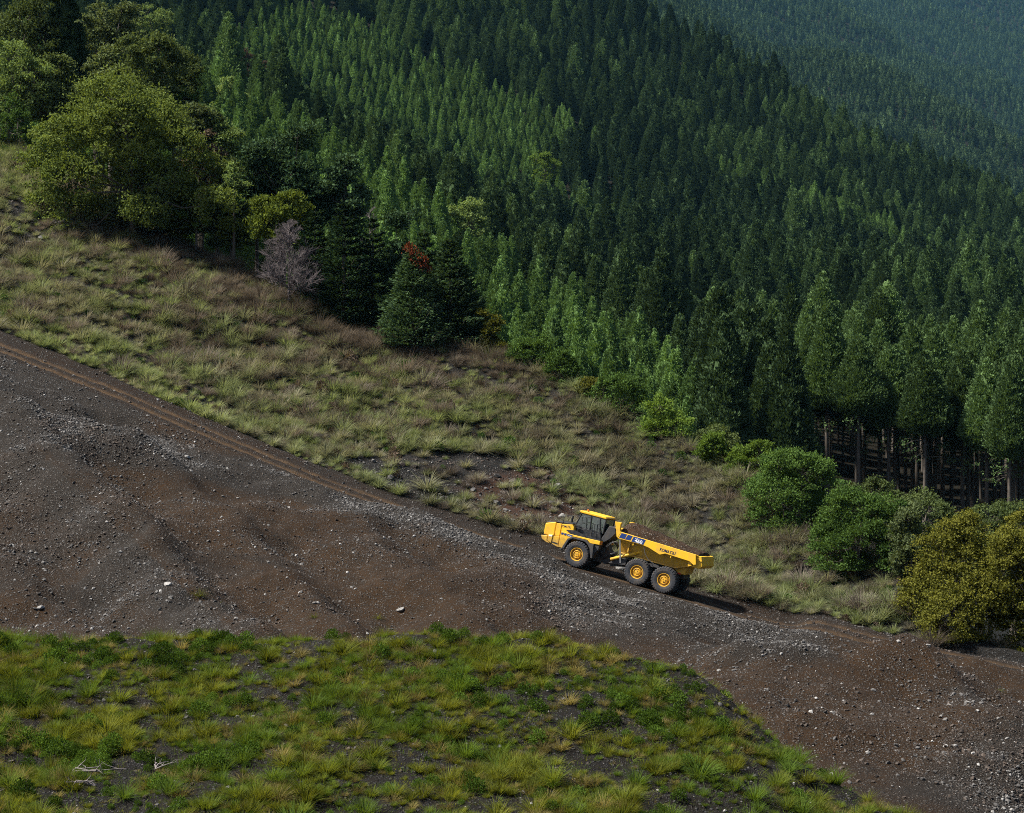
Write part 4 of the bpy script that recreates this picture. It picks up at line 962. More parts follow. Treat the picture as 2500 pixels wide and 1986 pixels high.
B('slender_trunk_tree', 'broad', 350, 405, 490, 490, 512, -1, M_bright, 'slim young tree with a pale bare trunk in front of the biggest olive tree', 'tree', 102, 2600, 0.30, nlobe=7, flat=0.5)
B('pine_tree', 'cedar', 95, -60, 205, 215, 330, 14, M_spruce2, 'dark pine towering at the upper left above the pale bushes', 'tree', 103, leaf=0.5)
B('broadleaf_tree', 'broad', -40, -30, 135, 230, 320, 10, M_dkgreen, 'olive-dark leafy tree in the top left corner, left of the dark pine', 'tree', 104, 16000, 0.36, nlobe=22)
B('broadleaf_tree', 'broad', -60, 90, 105, 270, 300, 3, M_pale, 'pale green bushy tree at the left edge of the hill', 'tree', 105, 12000, 0.3, nlobe=16)
for i, (a, b, c, d_, e, dd_, m_, lab) in enumerate([
        (-30, 40, 120, 200, 300, 20, M_sage, 'dark leafy tree at the left edge below the corner tree'), (60, 120, 200, 280, 330, 8, M_dkgreen, 'dark tree at the foot of the upper-left pine'),
        (150, 30, 280, 190, 360, 26, M_sage, 'green tree above the squeezed mid-green tree, upper left'), (215, 10, 330, 140, 380, 34, M_sage, 'green tree furthest up the spur at the upper left'),
        (330, 100, 440, 240, 420, 20, M_dkgreen, 'dark rounded tree at the right shoulder of the tall dark tree'), (395, 225, 480, 330, 460, 8, M_sage, 'small mid-green tree left of the pale round-topped tree'),
        (520, 300, 600, 420, 540, 12, M_green, 'green tree between the pale round-topped tree and the blue-green pine'), (150, 400, 420, 500, 515, 4, M_dkgreen, 'dark undergrowth mass beneath the biggest olive tree'),
        (690, 330, 790, 470, 640, 12, M_spruce, 'bluish pine rising behind the dark layered conifer')]):
    B('broadleaf_tree', 'broad', a, b, c, d_, e, dd_, m_, lab, 'tree', 160 + i, 9000, 0.36, nlobe=16)
B('shrub', 'broad', -30, 205, 70, 310, 310, 0, M_green, 'low soft green shrub at the left edge below the pale tree', 'shrub', 106, 4500, 0.26, nlobe=10)
B('broadleaf_tree', 'broad', 175, 100, 300, 260, 380, 14, M_sage, 'mid-green tree squeezed between the dark pine and the tall dark tree', 'tree', 107, 9000, 0.34, nlobe=14)
B('broadleaf_tree', 'broad', 235, 82, 420, 330, 430, 12, M_dkgreen, 'tall dark green tree rising behind the biggest olive tree', 'tree', 108, 22000, 0.36, nlobe=26)
B('broadleaf_tree', 'broad', 380, 180, 470, 290, 430, 14, M_green, 'small green tree right of the tall dark tree', 'tree', 109, 6000, 0.32, nlobe=10)
B('broadleaf_tree', 'broad', 430, 240, 562, 400, 490, 9, M_pale, 'pale olive round-topped tree right of the biggest olive tree', 'tree', 110, 11000, 0.3, nlobe=16)
B('broadleaf_tree', 'broad', 415, 280, 500, 400, 490, 6, M_brown, 'brownish thin-leaved tree beside the pale round-topped tree', 'tree', 111, 4500, 0.26, nlobe=10)
B('broadleaf_tree', 'broad', 470, 350, 570, 520, 530, 3, M_dkgreen, 'shadowy dark understory tree behind the bare grey tree', 'tree', 112, 9000, 0.32, nlobe=14)
B('broadleaf_tree', 'broad', 508, 343, 562, 402, 520, 1, M_pale, 'small tan-topped tree on a thin dark trunk', 'tree', 113, 1800, 0.22, nlobe=6)
B('pine_tree', 'broad', 545, 270, 720, 480, 570, 9, M_spruce, 'broad blue-green pine behind the yellow-green pine tuft', 'tree', 114, 18000, 0.38, nlobe=20, flat=0.5, tuft=0.5)
B('pine_tree', 'broad', 548, 405, 668, 520, 575, 2, M_pine, 'yellow-green pine with bushy tufts just above the bare grey tree', 'tree', 115, 6000, 0.34, nlobe=12, flat=0.6, tuft=0.8)
B('bare_tree', 'bare', 540, 465, 672, 640, 645, 0, M_twig, 'leafless grey-purple tree standing in the grass', 'tree', 116, n1=60, n2=14, n3=8)
B('conifer_tree', 'conifer', 635, 425, 815, 695, 690, 1.5, M_spruce2, 'dark green conifer with layered boughs right of the bare grey tree', 'tree', 117, leaf=0.40, tiers=20, per_tier=11, dens=60)
B('bare_tree', 'bare', 755, 425, 825, 560, 660, 4, M_twig, 'thin brown leafless tree between two dark conifers', 'tree', 118, n1=30, n2=8, n3=4)
B('pine_tree', 'broad', 805, 450, 900, 600, 690, 5, M_spruce, 'lighter green pine top behind the front conifer', 'tree', 119, 8000, 0.34, nlobe=12, flat=0.55, tuft=0.6)
B('conifer_tree', 'conifer', 780, 525, 955, 735, 730, -0.5, M_spruce, 'front conifer with pale sunlit top at the edge of the grass', 'tree', 120, leaf=0.36, tiers=20, per_tier=12, dens=62)
rt = B('conifer_tree', 'conifer', 855, 500, 1035, 745, 740, 1.5, M_spruce2, 'dark spreading conifer with a rust-red dead bough, last before the yellow bush', 'tree', 121, leaf=0.40, tiers=20, per_tier=12, dens=62)
def rust_bough():
    rng = np.random.default_rng(5); acc = Acc(); ppm = F / rt.location.y
    def at(x, y, fwd):
        p = unproj(x * D2S, y * D2S, rt.location.y - fwd); return p - np.array(rt.location)
    for (x, y, s, n, fw) in ((862, 520, .55, 60, 2.4), (872, 535, .7, 90, 2.6), (885, 552, .7, 90, 2.6), (900, 566, .4, 45, 2.4), (868, 548, .4, 30, 2.4), (893, 545, .35, 30, 2.4)):
        P = at(x, y, fw) + rng.normal(size=(n, 3)) * np.array([s, s, s * .75]) * 0.5
        V, Q = leaves(P, unit(np.array([0, 0, 1.0]) + .6 * rng.normal(size=(n, 3))), 0.34, 0.14, rng); acc.add(V, Q)
    me = acc.mesh('dead_bough'); o = link_mesh('dead_bough', me, M_rust, rt); o['label'] = 'rust-red dead bough'
rust_bough()
for i, (a, b, c, d_, e, dd_, lab) in enumerate([(715, 455, 850, 712, 705, 3.0, 'near-black conifer wedged between the bare grey tree and the front conifer'), (600, 440, 720, 670, 668, 4.0, 'dark conifer directly behind the bare grey tree'), (905, 570, 1045, 745, 742, 3.5, 'low dark conifer leaning over the yellow-green bush'), (830, 480, 960, 730, 728, 5.0, 'dark conifer standing behind the two front conifers')]):
    B('conifer_tree', 'conifer', a, b, c, d_, e, dd_, M_spruce2, lab, 'tree', 190 + i, leaf=0.36, tiers=18, per_tier=11, dens=52)
B('shrub', 'broad', 1008, 655, 1068, 738, 742, 0, M_yellow, 'yellow-green bush beside the last dark conifer', 'shrub', 122, 3600, 0.24, nlobe=9)
SH = [(1072, 708, 1165, 775, 778, M_green, 'low green shrub on the crest, first right of the yellow-green bush'),
      (1150, 738, 1218, 812, 815, M_green, 'leafy shrub on the crest, second right of the yellow-green bush'),
      (1212, 795, 1265, 838, 840, M_yellow, 'tiny yellowish shrub on the crest between two green shrubs'),
      (1256, 793, 1358, 872, 876, M_green, 'rounded green shrub on the crest below the young cedars'),
      (1355, 838, 1455, 925, 930, M_bright, 'bright feathery shrub on the crest above the truck'),
      (1470, 912, 1535, 978, 985, M_bright, 'small light green shrub on the crest, left of the paired round bushes'),
      (1528, 930, 1625, 1020, 1030, M_bright, 'light green bush tucked behind the big round bush'),
      (1872, 1058, 1945, 1182, 1180, M_green, 'mid-green bush between the wide bush and the greyish bush'),
      (1932, 1066, 2008, 1205, 1200, M_sage, 'greyish-green bush next to the big yellow-olive bush')]
for i, (a, b, c, d, e, m, lab) in enumerate(SH):
    B('shrub', 'broad', a, b, c, d, e, 1.0 if i != 6 else 3.0, m, lab, 'shrub', 130 + i, int(2600 + (c - a) * 80), 0.19, nlobe=8, srange=(0.28, 0.46), group='shrubs along the crest of the hill', trunks=3, tuft=0.8, rough=0.5)
B('round_bush', 'broad', 1578, 952, 1748, 1115, 1112, 0.5, M_green, 'big round dark green bush on the crest with a bright top', 'bush', 150, 30000, 0.18, nlobe=13, srange=(0.28, 0.46), trunks=4, tuft=0.6, rough=0.4, group='shrubs along the crest of the hill')
B('round_bush', 'broad', 1712, 1033, 1890, 1212, 1205, 0.5, M_green, 'wide leafy bush with yellowish top, below and right of the round dark bush', 'bush', 151, 30000, 0.18, nlobe=13, srange=(0.28, 0.46), trunks=4, tuft=0.7, rough=0.4, group='shrubs along the crest of the hill')
B('round_bush', 'broad', 1912, 1092, 2118, 1378, 1375, 2.5, M_yellow, 'tallest yellow-olive bush beside the bare ground at the right', 'bush', 152, 46000, 0.17, nlobe=15, srange=(0.26, 0.44), rough=0.4, trunks=4, group='yellow-olive bushes at the right edge')
B('round_bush', 'broad', 2085, 1125, 2250, 1400, 1396, 3.0, M_yellow, 'yellow-olive bush cut off by the right edge, in front', 'bush', 153, 36000, 0.17, nlobe=13, srange=(0.28, 0.44), rough=0.4, trunks=4, group='yellow-olive bushes at the right edge')
B('round_bush', 'broad', 2095, 1075, 2220, 1200, 1385, 9.0, M_yellow, 'smaller yellow-green bush top behind the two yellow-olive bushes', 'bush', 154, 9000, 0.2, nlobe=8, srange=(0.3, 0.45), trunks=3, group='yellow-olive bushes at the right edge')

for i, (a, b, c, d_, e, dd_, m_, lab) in enumerate([(1860, 1130, 1960, 1230, 1225, 5, M_green, 'dark green undergrowth bush right of the wide leafy bush'), (1930, 1150, 2030, 1260, 1262, 6, M_dkgreen, 'dark bush between the greyish bush and the yellow-olive bush'),
        (1690, 1060, 1760, 1140, 1150, 4, M_dkgreen, 'dark bush in the gap between the round bush and the wide bush'), (1460, 900, 1560, 960, 965, 5, M_dkgreen, 'dark low bush behind the light green shrubs'),
        (2000, 1120, 2180, 1260, 1330, 16, M_dkgreen, 'dark undergrowth behind the yellow-olive bushes'), (1760, 1010, 1900, 1100, 1190, 16, M_dkgreen, 'dark undergrowth at the foot of the front cedars'), (1885, 1040, 2060, 1130, 1240, 18, M_dkgreen, 'low dark bushes under the bare cedar trunks'), (2050, 1060, 2240, 1150, 1300, 22, M_dkgreen, 'dark scrub under the cedars at the right edge')]):
    B('shrub', 'broad', a, b, c, d_, e, dd_, m_, lab, 'shrub', 180 + i, 9000, 0.2, nlobe=9, srange=(0.28, 0.46), trunks=3)
# ------------------------------------------------------------------ the plantation forest
rng = np.random.default_rng(99)
# kinds: 0-3 tall cedars with bare lower trunks, 4-7 young pointed cedars, 8-11 mountain cedars
KIND = []
for k in range(4): KIND.append((cedar_parts(200 + k, 23.0, 3.2 + 0.2 * k, 0.50 + 0.025 * k, 900, 18, 0.34, PEXP=0.78), M_cedar2))
for k in range(4): KIND.append((cedar_parts(210 + k, 10.0, 2.1 + 0.15 * k, 0.04, 640, 17, 0.24, PEXP=0.8), M_cedar3))
for k in range(4): KIND.append((cedar_parts(220 + k, 16.0, 3.1 + 0.25 * k, 0.12, 760, 16, 0.36, PEXP=0.76), (M_cedar, M_cedar, M_cedar2, M_cedar2)[k]))
KM = []
for i, ((tr, cr), m) in enumerate(KIND):
    a = tr.mesh('trunk', True); b = cr.mesh('crown'); a.materials.append(M_bark); b.materials.append(m)
    KM.append((a, b))
row_of = np.arange(MG.shape[0])[:, None] + 0 * MPX
mc = np.concatenate([[0], np.cumsum([14, 16, 12, 20, 20, 20, 8])])
vis = ((MPX > -260) & (MPX < 2760) & (MPY > -320)).astype(float)
P = scatter(MG, 60000, rng, vis * (row_of < mc[6] + 2))
d = P[:, 1]; qx, qy = proj(P)
young_edge = np.interp(qx, [0, 500, 900, 1250, 1500, 1720, 1800], [1e9, 1e9, 1e9, 1e9, 1e9, 1e9, -1])
is_young = (d < np.interp(qx, [0, 500, 800, 1000, 1300, 1500, 1750, 1800], [450, 415, 385, 362, 345, 320, 255, 0]))
young_patch = (fbm(P[:, 0] / 70, P[:, 1] / 70, 61, 2) > 0.42) & (d > 480) & (d < 820)
sp_ = np.where(is_young | young_patch, 3.7, np.where(d < 430, 4.9, 6.4)) * (1 + 0.16 * fbm(P[:, 0] / 25, P[:, 1] / 25, 67, 2))
keep = thin(P, sp_); P = P[keep]; d = d[keep]; qx = qx[keep]; is_young = (is_young | young_patch)[keep]
clear = d > np.interp(qx, [1500, 1700, 1900, 2100, 2500], [0, 205, 212, 212, 206]); P, d, qx, is_young = P[clear], d[clear], qx[clear], is_young[clear]
n = len(P); tall = (d < 330) & (qx > np.interp(d, [205, 330], [1985, 1900])); kind = np.where(is_young, 4, np.where(tall, 0, 8)) + rng.integers(0, 4, n)
scl = np.exp(rng.normal(size=n) * 0.15) * np.where(is_young, 1.0, np.where(d < 440, np.where(tall, 1.0, 1.35) * np.interp(d, [205, 245, 300, 440], [0.86, 1.0, 0.9, 0.80]), 1.12))
light = fbm(P[:, 0] / 60, P[:, 1] / 45, 69, 2) + 0.25 * rng.normal(size=n); kind = np.where(kind >= 8, np.where(light > 0.15, 10, 8 + rng.integers(0, 2, n) + 2 * (rng.random(n) < 0.0)), kind); kind = np.where((kind == 10) & (rng.random(n) < .4), 11, kind)
front_row = (kind < 4) & (d < 265); scl = np.where(front_row, np.clip(scl, 0.98, 1.12), scl)
hts = np.array([23.0] * 4 + [10.0] * 4 + [16.0] * 4)[kind] * scl
# how much of each tree shows above the hill line, in photo pixels
Tp = P + np.array([0, 0, 1.0]) * hts[:, None]; tx, ty = proj(Tp); bx_, by_ = proj(P)
crest_x, crest_y = NPX[RC[7]], np.minimum.accumulate(NPY[RC[3]:RC[8]][::-1], 0)[-1]
cy = np.interp(tx, crest_x, crest_y)
show = np.clip(np.minimum(by_, cy) - np.maximum(ty, 0), 0, None) * ((tx > -5) & (tx < 2505))
order = np.argsort(-show * np.where(d < 520, 1, 0.3))
single = order[:300]; rest = np.setdiff1d(np.arange(n), single)
def stand(i):
    x, dd, y = tx[i], d[i], ty[i]
    if kind[i] >= 8 and d[i] > 400: return ('dark cedar on the far side of the gully behind the young trees', 'cedars across the gully')
    if 4 <= kind[i] < 8:
        if x < 760: return ('young light green cedar on the spur above the broadleaf trees at left', 'young cedars on the upper spur')
        if x < 1150: return ('young light green cedar on the spur behind the dark conifers', 'young cedars behind the conifers')
        if x < 1450: return ('young pointed cedar behind the low crest shrubs', 'young cedars behind the crest shrubs')
        return ('young pointed cedar left of the tall bare-trunked stand', 'young cedars beside the tall stand')
    if dd < 262:
        if x < 1980: return ('tall cedar with bare dark trunk behind the big round bush', 'bare-trunked cedars behind the round bush')
        if x < 2260: return ('tall cedar with bare grey trunk in the middle of the right-hand stand', 'bare-trunked cedars in the middle of the stand')
        return ('tall cedar with bare trunk near the right edge, above the yellow-olive bushes', 'bare-trunked cedars near the right edge')
    if x < 1500: return ('tall dark cedar in the old row behind the young trees', 'old cedars behind the young trees')
    if x < 1850: return ('tall dark cedar in the stand above the round bush', 'tall cedars above the round bush')
    if x < 2180: return ('tall dark cedar just behind the front bare-trunked row', 'tall cedars behind the front row')
    return ('tall dark cedar in the dense stand towards the right edge', 'tall cedars towards the right edge')
# every tree its own label: landmark below it, rank from the front, place within the rank
LAND = [(-50, 'the biggest olive tree'), (560, 'the blue-green pine'), (800, 'the dark layered conifers'), (1080, 'the rust-boughed conifer'), (1230, 'the first crest shrubs'), (1400, 'the rounded crest shrub'), (1560, 'the bright feathery shrub'),
        (1690, 'the small light shrubs'), (1820, 'the big round bush'), (1950, 'the notch between bushes'), (2060, 'the wide leafy bush'), (2170, 'the greyish-green bush'), (2270, 'the tall yellow-olive bush'), (2400, 'the right-hand yellow-olive bush')]
RANK = ['front', 'second', 'third', 'fourth', 'fifth', 'back']
NTH = ['leftmost', 'second', 'third', 'fourth', 'fifth', 'sixth', 'seventh', 'eighth', 'ninth', 'tenth', 'eleventh', 'twelfth']
uniq = {}; cells = {}
for i in single: cells.setdefault(max(k for k, (x_, _) in enumerate(LAND) if tx[i] >= x_ or k == 0), []).append(i)
for k, mem in cells.items():
    mem.sort(key=lambda i: d[i]); nr_k = min(6, max(1, math.ceil(len(mem) / 7))); per_ = math.ceil(len(mem) / nr_k)
    for r_ in range(nr_k):
        row = sorted(mem[r_ * per_:(r_ + 1) * per_], key=lambda i: tx[i])
        for q_, i in enumerate(row):
            look = 'bare-trunked cedar' if (kind[i] < 4 and d[i] < 262) else ('young cedar' if 4 <= kind[i] < 8 else 'dark cedar')
            pos_ = 'only' if len(row) == 1 else ('rightmost' if q_ == len(row) - 1 else ('leftmost' if q_ == 0 else NTH[min(q_, 11)] + ' from left'))
            uniq[i] = (f'{look}, {pos_} in the {RANK[r_]} rank above {LAND[k][1]}', stand(i)[1])
for i in single:
    a, b = KM[kind[i]]; lab, grp = uniq.get(i) or stand(i)
    o = plant('cedar_tree', (a, b), (None, None), P[i], lab, 'tree', grp, rng.random() * 6.28, float(scl[i]))
protos = []
for i, ((tr, cr), m) in enumerate(KIND):
    acc = Acc()
    for V, Q in zip(tr.V, tr.Q): acc.V.append(V); acc.Q.append(Q); acc.M.append(np.zeros(len(Q)))
    for V, Q in zip(cr.V, cr.Q): acc.V.append(V); acc.Q.append(Q + tr.n); acc.M.append(np.ones(len(Q)))
    protos.append(proto('kind_%02d' % i, acc.mesh('cedar'), [M_bark, m]))
R = rest; nr = len(R)
gn_scatter('cedar_forest', P[R], np.stack([rng.normal(size=nr) * .02, rng.normal(size=nr) * .02, rng.random(nr) * 6.28], -1), np.stack([scl[R] * (0.9 + .2 * rng.random(nr))] * 2 + [scl[R]], -1), kind[R], protos,
           'dense dark green cedar plantation covering the mountainside', 'forest')
# a few paler broadleaf trees among the cedars
for k, (x, y, dd, Wm, m, lab) in enumerate([(325, 62, 430, 9, M_pale, 'pale round tree among the cedars at the upper left'), (533, 150, 470, 8, M_brown, 'brownish-grey round-topped tree among the dark cedars'),
                                            (1148, 362, 560, 9, M_bright, 'single pale leafy tree in the middle of the dark cedars'), (985, 478, 330, 7, M_pale, 'grey-green leafy tree at the edge of the young cedars'),
                                            (480, 215, 380, 8, M_pale, 'pale leafy tree on the spur above the round-topped tree')]):
    zt = unproj(x * D2S, y * D2S, dd); k2 = np.argmin((MG[..., 0] - zt[0]) ** 2 + (MG[..., 1] - dd) ** 2); gz = MG.reshape(-1, 3)[k2][2]
    H = max(7.0, zt[2] + Wm * .4 - gz, 0) + 2.0
    pr = broadleaf_parts(300 + k, Wm, min(H * .7, Wm), max(0.5, H - min(H * .7, Wm)), 5000, 0.42, nlobe=12)
    plant('broadleaf_tree', pr, (M_bark, m), (zt[0], dd, gz), lab, 'tree')
# far hills
FK = [proto('far_%02d' % k, cedar_parts(240 + k, 14.0, 3.3 + 0.3 * k, 0.05, 130, 8, 0.95)[1].mesh('far_cedar'), [M_far]) for k in range(4)]
for G, spc, nn in zip(RG, (6.2, 7.8, 9.5, 12), (22000, 30000, 26000, 22000)):
    gx_, gy_ = proj(G); Pf = scatter(G, nn, rng, ((gx_ > 1250) & (gx_ < 2760) & (gy_ > -120)).astype(float)); Pf = Pf[thin(Pf, spc)]; nf = len(Pf)
    s = np.exp(rng.normal(size=nf) * .15) * (spc / 6.0) ** 0.8
    gn_scatter('far_forest', Pf, np.stack([0 * s, 0 * s, rng.random(nf) * 6.28], -1), np.stack([s, s, s], -1), rng.integers(0, 4, nf), [p.copy() for p in FK] if False else FK,
               {6.2: 'hazy cedar forest on the first ridge behind the mountain', 7.8: 'blue-green forest on the second ridge', 9.5: 'bluer forest on the third ridge', 12: 'bluest forest on the farthest ridge at the top right'}[spc], 'forest')

# ------------------------------------------------------------------ grass on the hill
HK = []
for k in range(3): HK.append(proto('hill_%02d' % k, mesh_np('tuft', *grass_clump(400 + k, 170, 1.35, 0.2, 0.036, 0.95, 0.4)), [M_gdry]))
for k in range(3): HK.append(proto('hill_%02d' % (3 + k), mesh_np('tuft', *grass_clump(410 + k, 170, 1.15, 0.18, 0.036, 0.9, 0.45)), [M_ggreen]))
HK.append(proto('hill_06', mesh_np('weed', *weed_clump(420, 150, 0.55, 0.5, 0.17)), [M_green]))
HK.append(proto('hill_07', mesh_np('weed', *weed_clump(421, 150, 0.6, 0.45, 0.17)), [M_brown]))
for k in range(2): HK.append(proto('hill_%02d' % (8 + k), mesh_np('tuft', *grass_clump(425 + k, 190, 1.5, 0.2, 0.034, 0.85, 0.5, base_r=0.3)), [M_scrub]))
HG, HX, HY = NG[RC[5] - 3:RC[9]], NPX[RC[5] - 3:RC[9]], NPY[RC[5] - 3:RC[9]]
def inpoly(x, y, poly):
    c = np.zeros(np.shape(x), bool); m = len(poly)
    for i in range(m):
        (x0, y0), (x1, y1) = poly[i], poly[(i + 1) % m]
        c ^= ((y0 > y) != (y1 > y)) & (x < (x1 - x0) * (y - y0) / (y1 - y0 + 1e-9) + x0)
    return c
rock_patch = [(800, 1115), (930, 1118), (1080, 1105), (1200, 1112), (1340, 1135), (1400, 1235), (1420, 1300), (1320, 1300), (1000, 1220)]
left_rock = [(-100, 470), (40, 500), (110, 580), (60, 660), (-100, 640)]
low_right = [(1640, 1440), (2100, 1440), (2330, 1600), (2000, 1520)]
msk = np.where(inpoly(HX, HY, rock_patch), 0.05, np.where(inpoly(HX, HY, left_rock), 0.25, 1.0)) * ((HX > -350) & (HX < 2800))
msk = msk * np.where(fbm(HG[..., 0] / 2.5, HG[..., 1] / 2.5, 77, 2) > -0.75, 1, 0.25) * np.where((HX > 2290) & (np.arange(HG.shape[0])[:, None] < RC[7] - RC[5] + 2), 0.0, 1.0)
Pg = scatter(HG, 60000, rng, msk); Pg = Pg[thin(Pg, 0.46)]; ng_ = len(Pg); gx_, gy_ = proj(Pg)
s = (0.55 + 0.95 * rng.random(ng_) ** 2.0) * (0.95 + 0.35 * fbm(Pg[:, 0] / 3, Pg[:, 1] / 3, 81, 2))
near_road = np.interp(gx_, NPX[RC[5]], NPY[RC[5]]) - gy_
green_p = np.clip(0.52 + 0.5 * fbm(Pg[:, 0] / 11, Pg[:, 1] / 11, 83, 2) + 0.45 * np.exp(-near_road / 70) * (gx_ < 900) + 0.25 * (gx_ < 500) - 0.35 * np.exp(-np.clip(gy_ - np.interp(gx_, NPX[RC[7]], NPY[RC[7]]), 0, 999) / 90) * (gx_ > 250), 0.04, 0.95)
kd = np.where(rng.random(ng_) < green_p, 3, 0) + rng.integers(0, 3, ng_)
kd = np.where(rng.random(ng_) < 0.10, 6 + rng.integers(0, 2, ng_), kd)
top_d = np.clip(gy_ - np.interp(gx_, NPX[RC[7]], NPY[RC[7]]), 0, 999); sc_p = 0.05 + 0.42 * np.exp(-(top_d / 110) ** 2) * (gx_ > 150) * (gx_ < 1250) + 0.14 * (fbm(Pg[:, 0] / 5, Pg[:, 1] / 5, 89, 2) > 0.35)
kd = np.where(rng.random(ng_) < sc_p, 8 + rng.integers(0, 2, ng_), kd)
gn_scatter('hillside_grass', Pg, np.stack([rng.normal(size=ng_) * .12, rng.normal(size=ng_) * .12, rng.random(ng_) * 6.28], -1), np.stack([s, s, s], -1), kd, HK,
           'dry and green tufted grass covering the hillside above the road', 'grass')

# ------------------------------------------------------------------ grass on the foreground bank
FKd = []
for k in range(3): FKd.append(proto('fore_%02d' % k, mesh_np('tuft', *grass_clump(430 + k, 170, 0.80, 0.2, 0.021, 0.85, 0.5)), [M_fgrass]))
for k in range(2): FKd.append(proto('fore_%02d' % (3 + k), mesh_np('tuft', *grass_clump(440 + k, 190, 0.52, 0.1, 0.019, 0.9, 0.75, base_r=0.18)), [M_fgrass]))
for k in range(2): FKd.append(proto('fore_%02d' % (5 + k), mesh_np('weed', *weed_clump(450 + k, 420, 0.46, 0.34, 0.085)), [M_fweed]))
FKd.append(proto('fore_07', mesh_np('tuft', *grass_clump(460, 140, 0.65, 0.2, 0.017, 0.9, 0.4)), [M_fdry]))
FKd.append(proto('fore_08', mesh_np('tuft', *grass_clump(461, 60, 0.30, 0.1, 0.015, 1.3, 0.5, base_r=0.15)), [M_fdry]))
fm = ((FPX > -300) & (FPX < 2700) & (FPY < 2250) & (FPY > 1500)).astype(float)
rr_ = np.arange(FG.shape[0])[:, None] + 0 * FPX; fm *= (rr_ < 14 + 80 + 6)
fm *= np.where(fbm(FG[..., 0] / 1.7, FG[..., 1] / 1.7, 87, 3) > -0.12, 1, 0.12)
edge = np.interp(FPY, [p[1] for p in FCREST[5:]], [p[0] for p in FCREST[5:]]); fm *= np.where((FPY > 1575) & (edge - FPX < 130), 0.22, 1)
Pf = scatter(FG, 16000, rng, fm); Pf = Pf[thin(Pf, 0.215)]; nf = len(Pf); gx_, gy_ = proj(Pf)
s = 0.36 + 0.72 * rng.random(nf) ** 3.0 + 0.15 * (fbm(Pf[:, 0] / 2, Pf[:, 1] / 2, 91, 2))
u = rng.random(nf); herb = fbm(Pf[:, 0] / 4.5, Pf[:, 1] / 4.5, 95, 2)
kd = np.where(u < 0.30, rng.integers(0, 3, nf), np.where(u < 0.62, 3 + rng.integers(0, 2, nf), np.where(u < 0.68, 5 + rng.integers(0, 2, nf), 7 + rng.integers(0, 2, nf))))
kd = np.where((herb > 0.62) & (u < 0.5), 5 + rng.integers(0, 2, nf), kd)
s = np.clip(s, 0.3, 1.4)
gn_scatter('foreground_grass', Pf, np.stack([rng.normal(size=nf) * .15, rng.normal(size=nf) * .15, rng.random(nf) * 6.28], -1), np.stack([s, s, s], -1), kd, FKd,
           'yellow-green grass tufts and weeds on the near bank', 'grass')
# short cover between the tufts
CK = [proto('cover_%02d' % k, mesh_np('tuft', *grass_clump(470 + k, 22, 0.22, 0.3, 0.014, 1.4, 0.5, 2, 0.16)), [(M_fweed, M_fgrass, M_fgrass)[k]]) for k in range(3)]
Pc = scatter(FG, 15000, rng, fm * 0.7 + 0.3 * (fm > 0)); nc = len(Pc); s = 0.5 + rng.random(nc) * 0.9
gn_scatter('ground_cover', Pc, np.stack([rng.normal(size=nc) * .2, rng.normal(size=nc) * .2, rng.random(nc) * 6.28], -1), np.stack([s, s, s], -1), rng.integers(0, 3, nc), CK,
           'short sparse grass between the tufts on the near bank', 'grass')

# ------------------------------------------------------------------ stones
def rock_mesh(seed, sub=1):
    bm = bmesh.new(); bmesh.ops.create_icosphere(bm, subdivisions=sub, radius=0.5); rg = random.Random(seed)
    ax = [Vector((rg.gauss(0, 1), rg.gauss(0, 1), rg.gauss(0, 1))).normalized() for _ in range(5)]; cut = [rg.uniform(0.24, 0.42) for _ in ax]
    for v in bm.verts:
        for a, c in zip(ax, cut):
            k = v.co.dot(a)
            if k > c: v.co -= a * (k - c)
        v.co.z *= 0.6
    me = bpy.data.meshes.new('stone'); bm.to_mesh(me); bm.free(); return me
def stone_mat(name, lo, hi):
    t = NT(name); oi = t.n('ShaderNodeObjectInfo'); P_ = t.pos()
    c = t.mix(oi.outputs['Random'], lo, hi); c = t.mix(t.ramp(t.noise(P_, 12, 4), [(0.35, 0.0), (0.75, 0.6)]), c, (0.028, 0.023, 0.02))
    p = t.n('ShaderNodeBsdfPrincipled', {'Base Color': c, 'Roughness': 0.7, 'Specular IOR Level': 0.4}); return t.finish(p.outputs[0])
M_st = stone_mat('grey_stone', (0.022, 0.021, 0.0205), (0.115, 0.112, 0.109)); M_stb = stone_mat('brown_stone', (0.015, 0.010, 0.007), (0.056, 0.039, 0.028)); M_stw = stone_mat('pale_stone', (0.16, 0.157, 0.152), (0.34, 0.335, 0.325))
SK = [proto('stone_%02d' % k, rock_mesh(k), [M_st if k < 4 else (M_stb if k < 7 else M_stw)]) for k in range(8)]
def grey_at(x, y):
    out = np.zeros(len(x)); st = 4; gx = NPX[:RC[3] + 1:st, ::st].ravel(); gy = NPY[:RC[3] + 1:st, ::st].ravel(); gv = GREY[:RC[3] + 1:st, ::st].ravel()
    bins = {}; H, xe, ye = np.histogram2d(gx, gy, bins=[110, 70], range=[[-300, 2800], [700, 2200]], weights=gv); N_, _, _ = np.histogram2d(gx, gy, bins=[xe, ye])
    M_ = H / np.maximum(N_, 1); i = np.clip(((x + 300) / 3100 * 110).astype(int), 0, 109); j = np.clip(((y - 700) / 1500 * 70).astype(int), 0, 69); return M_[i, j]
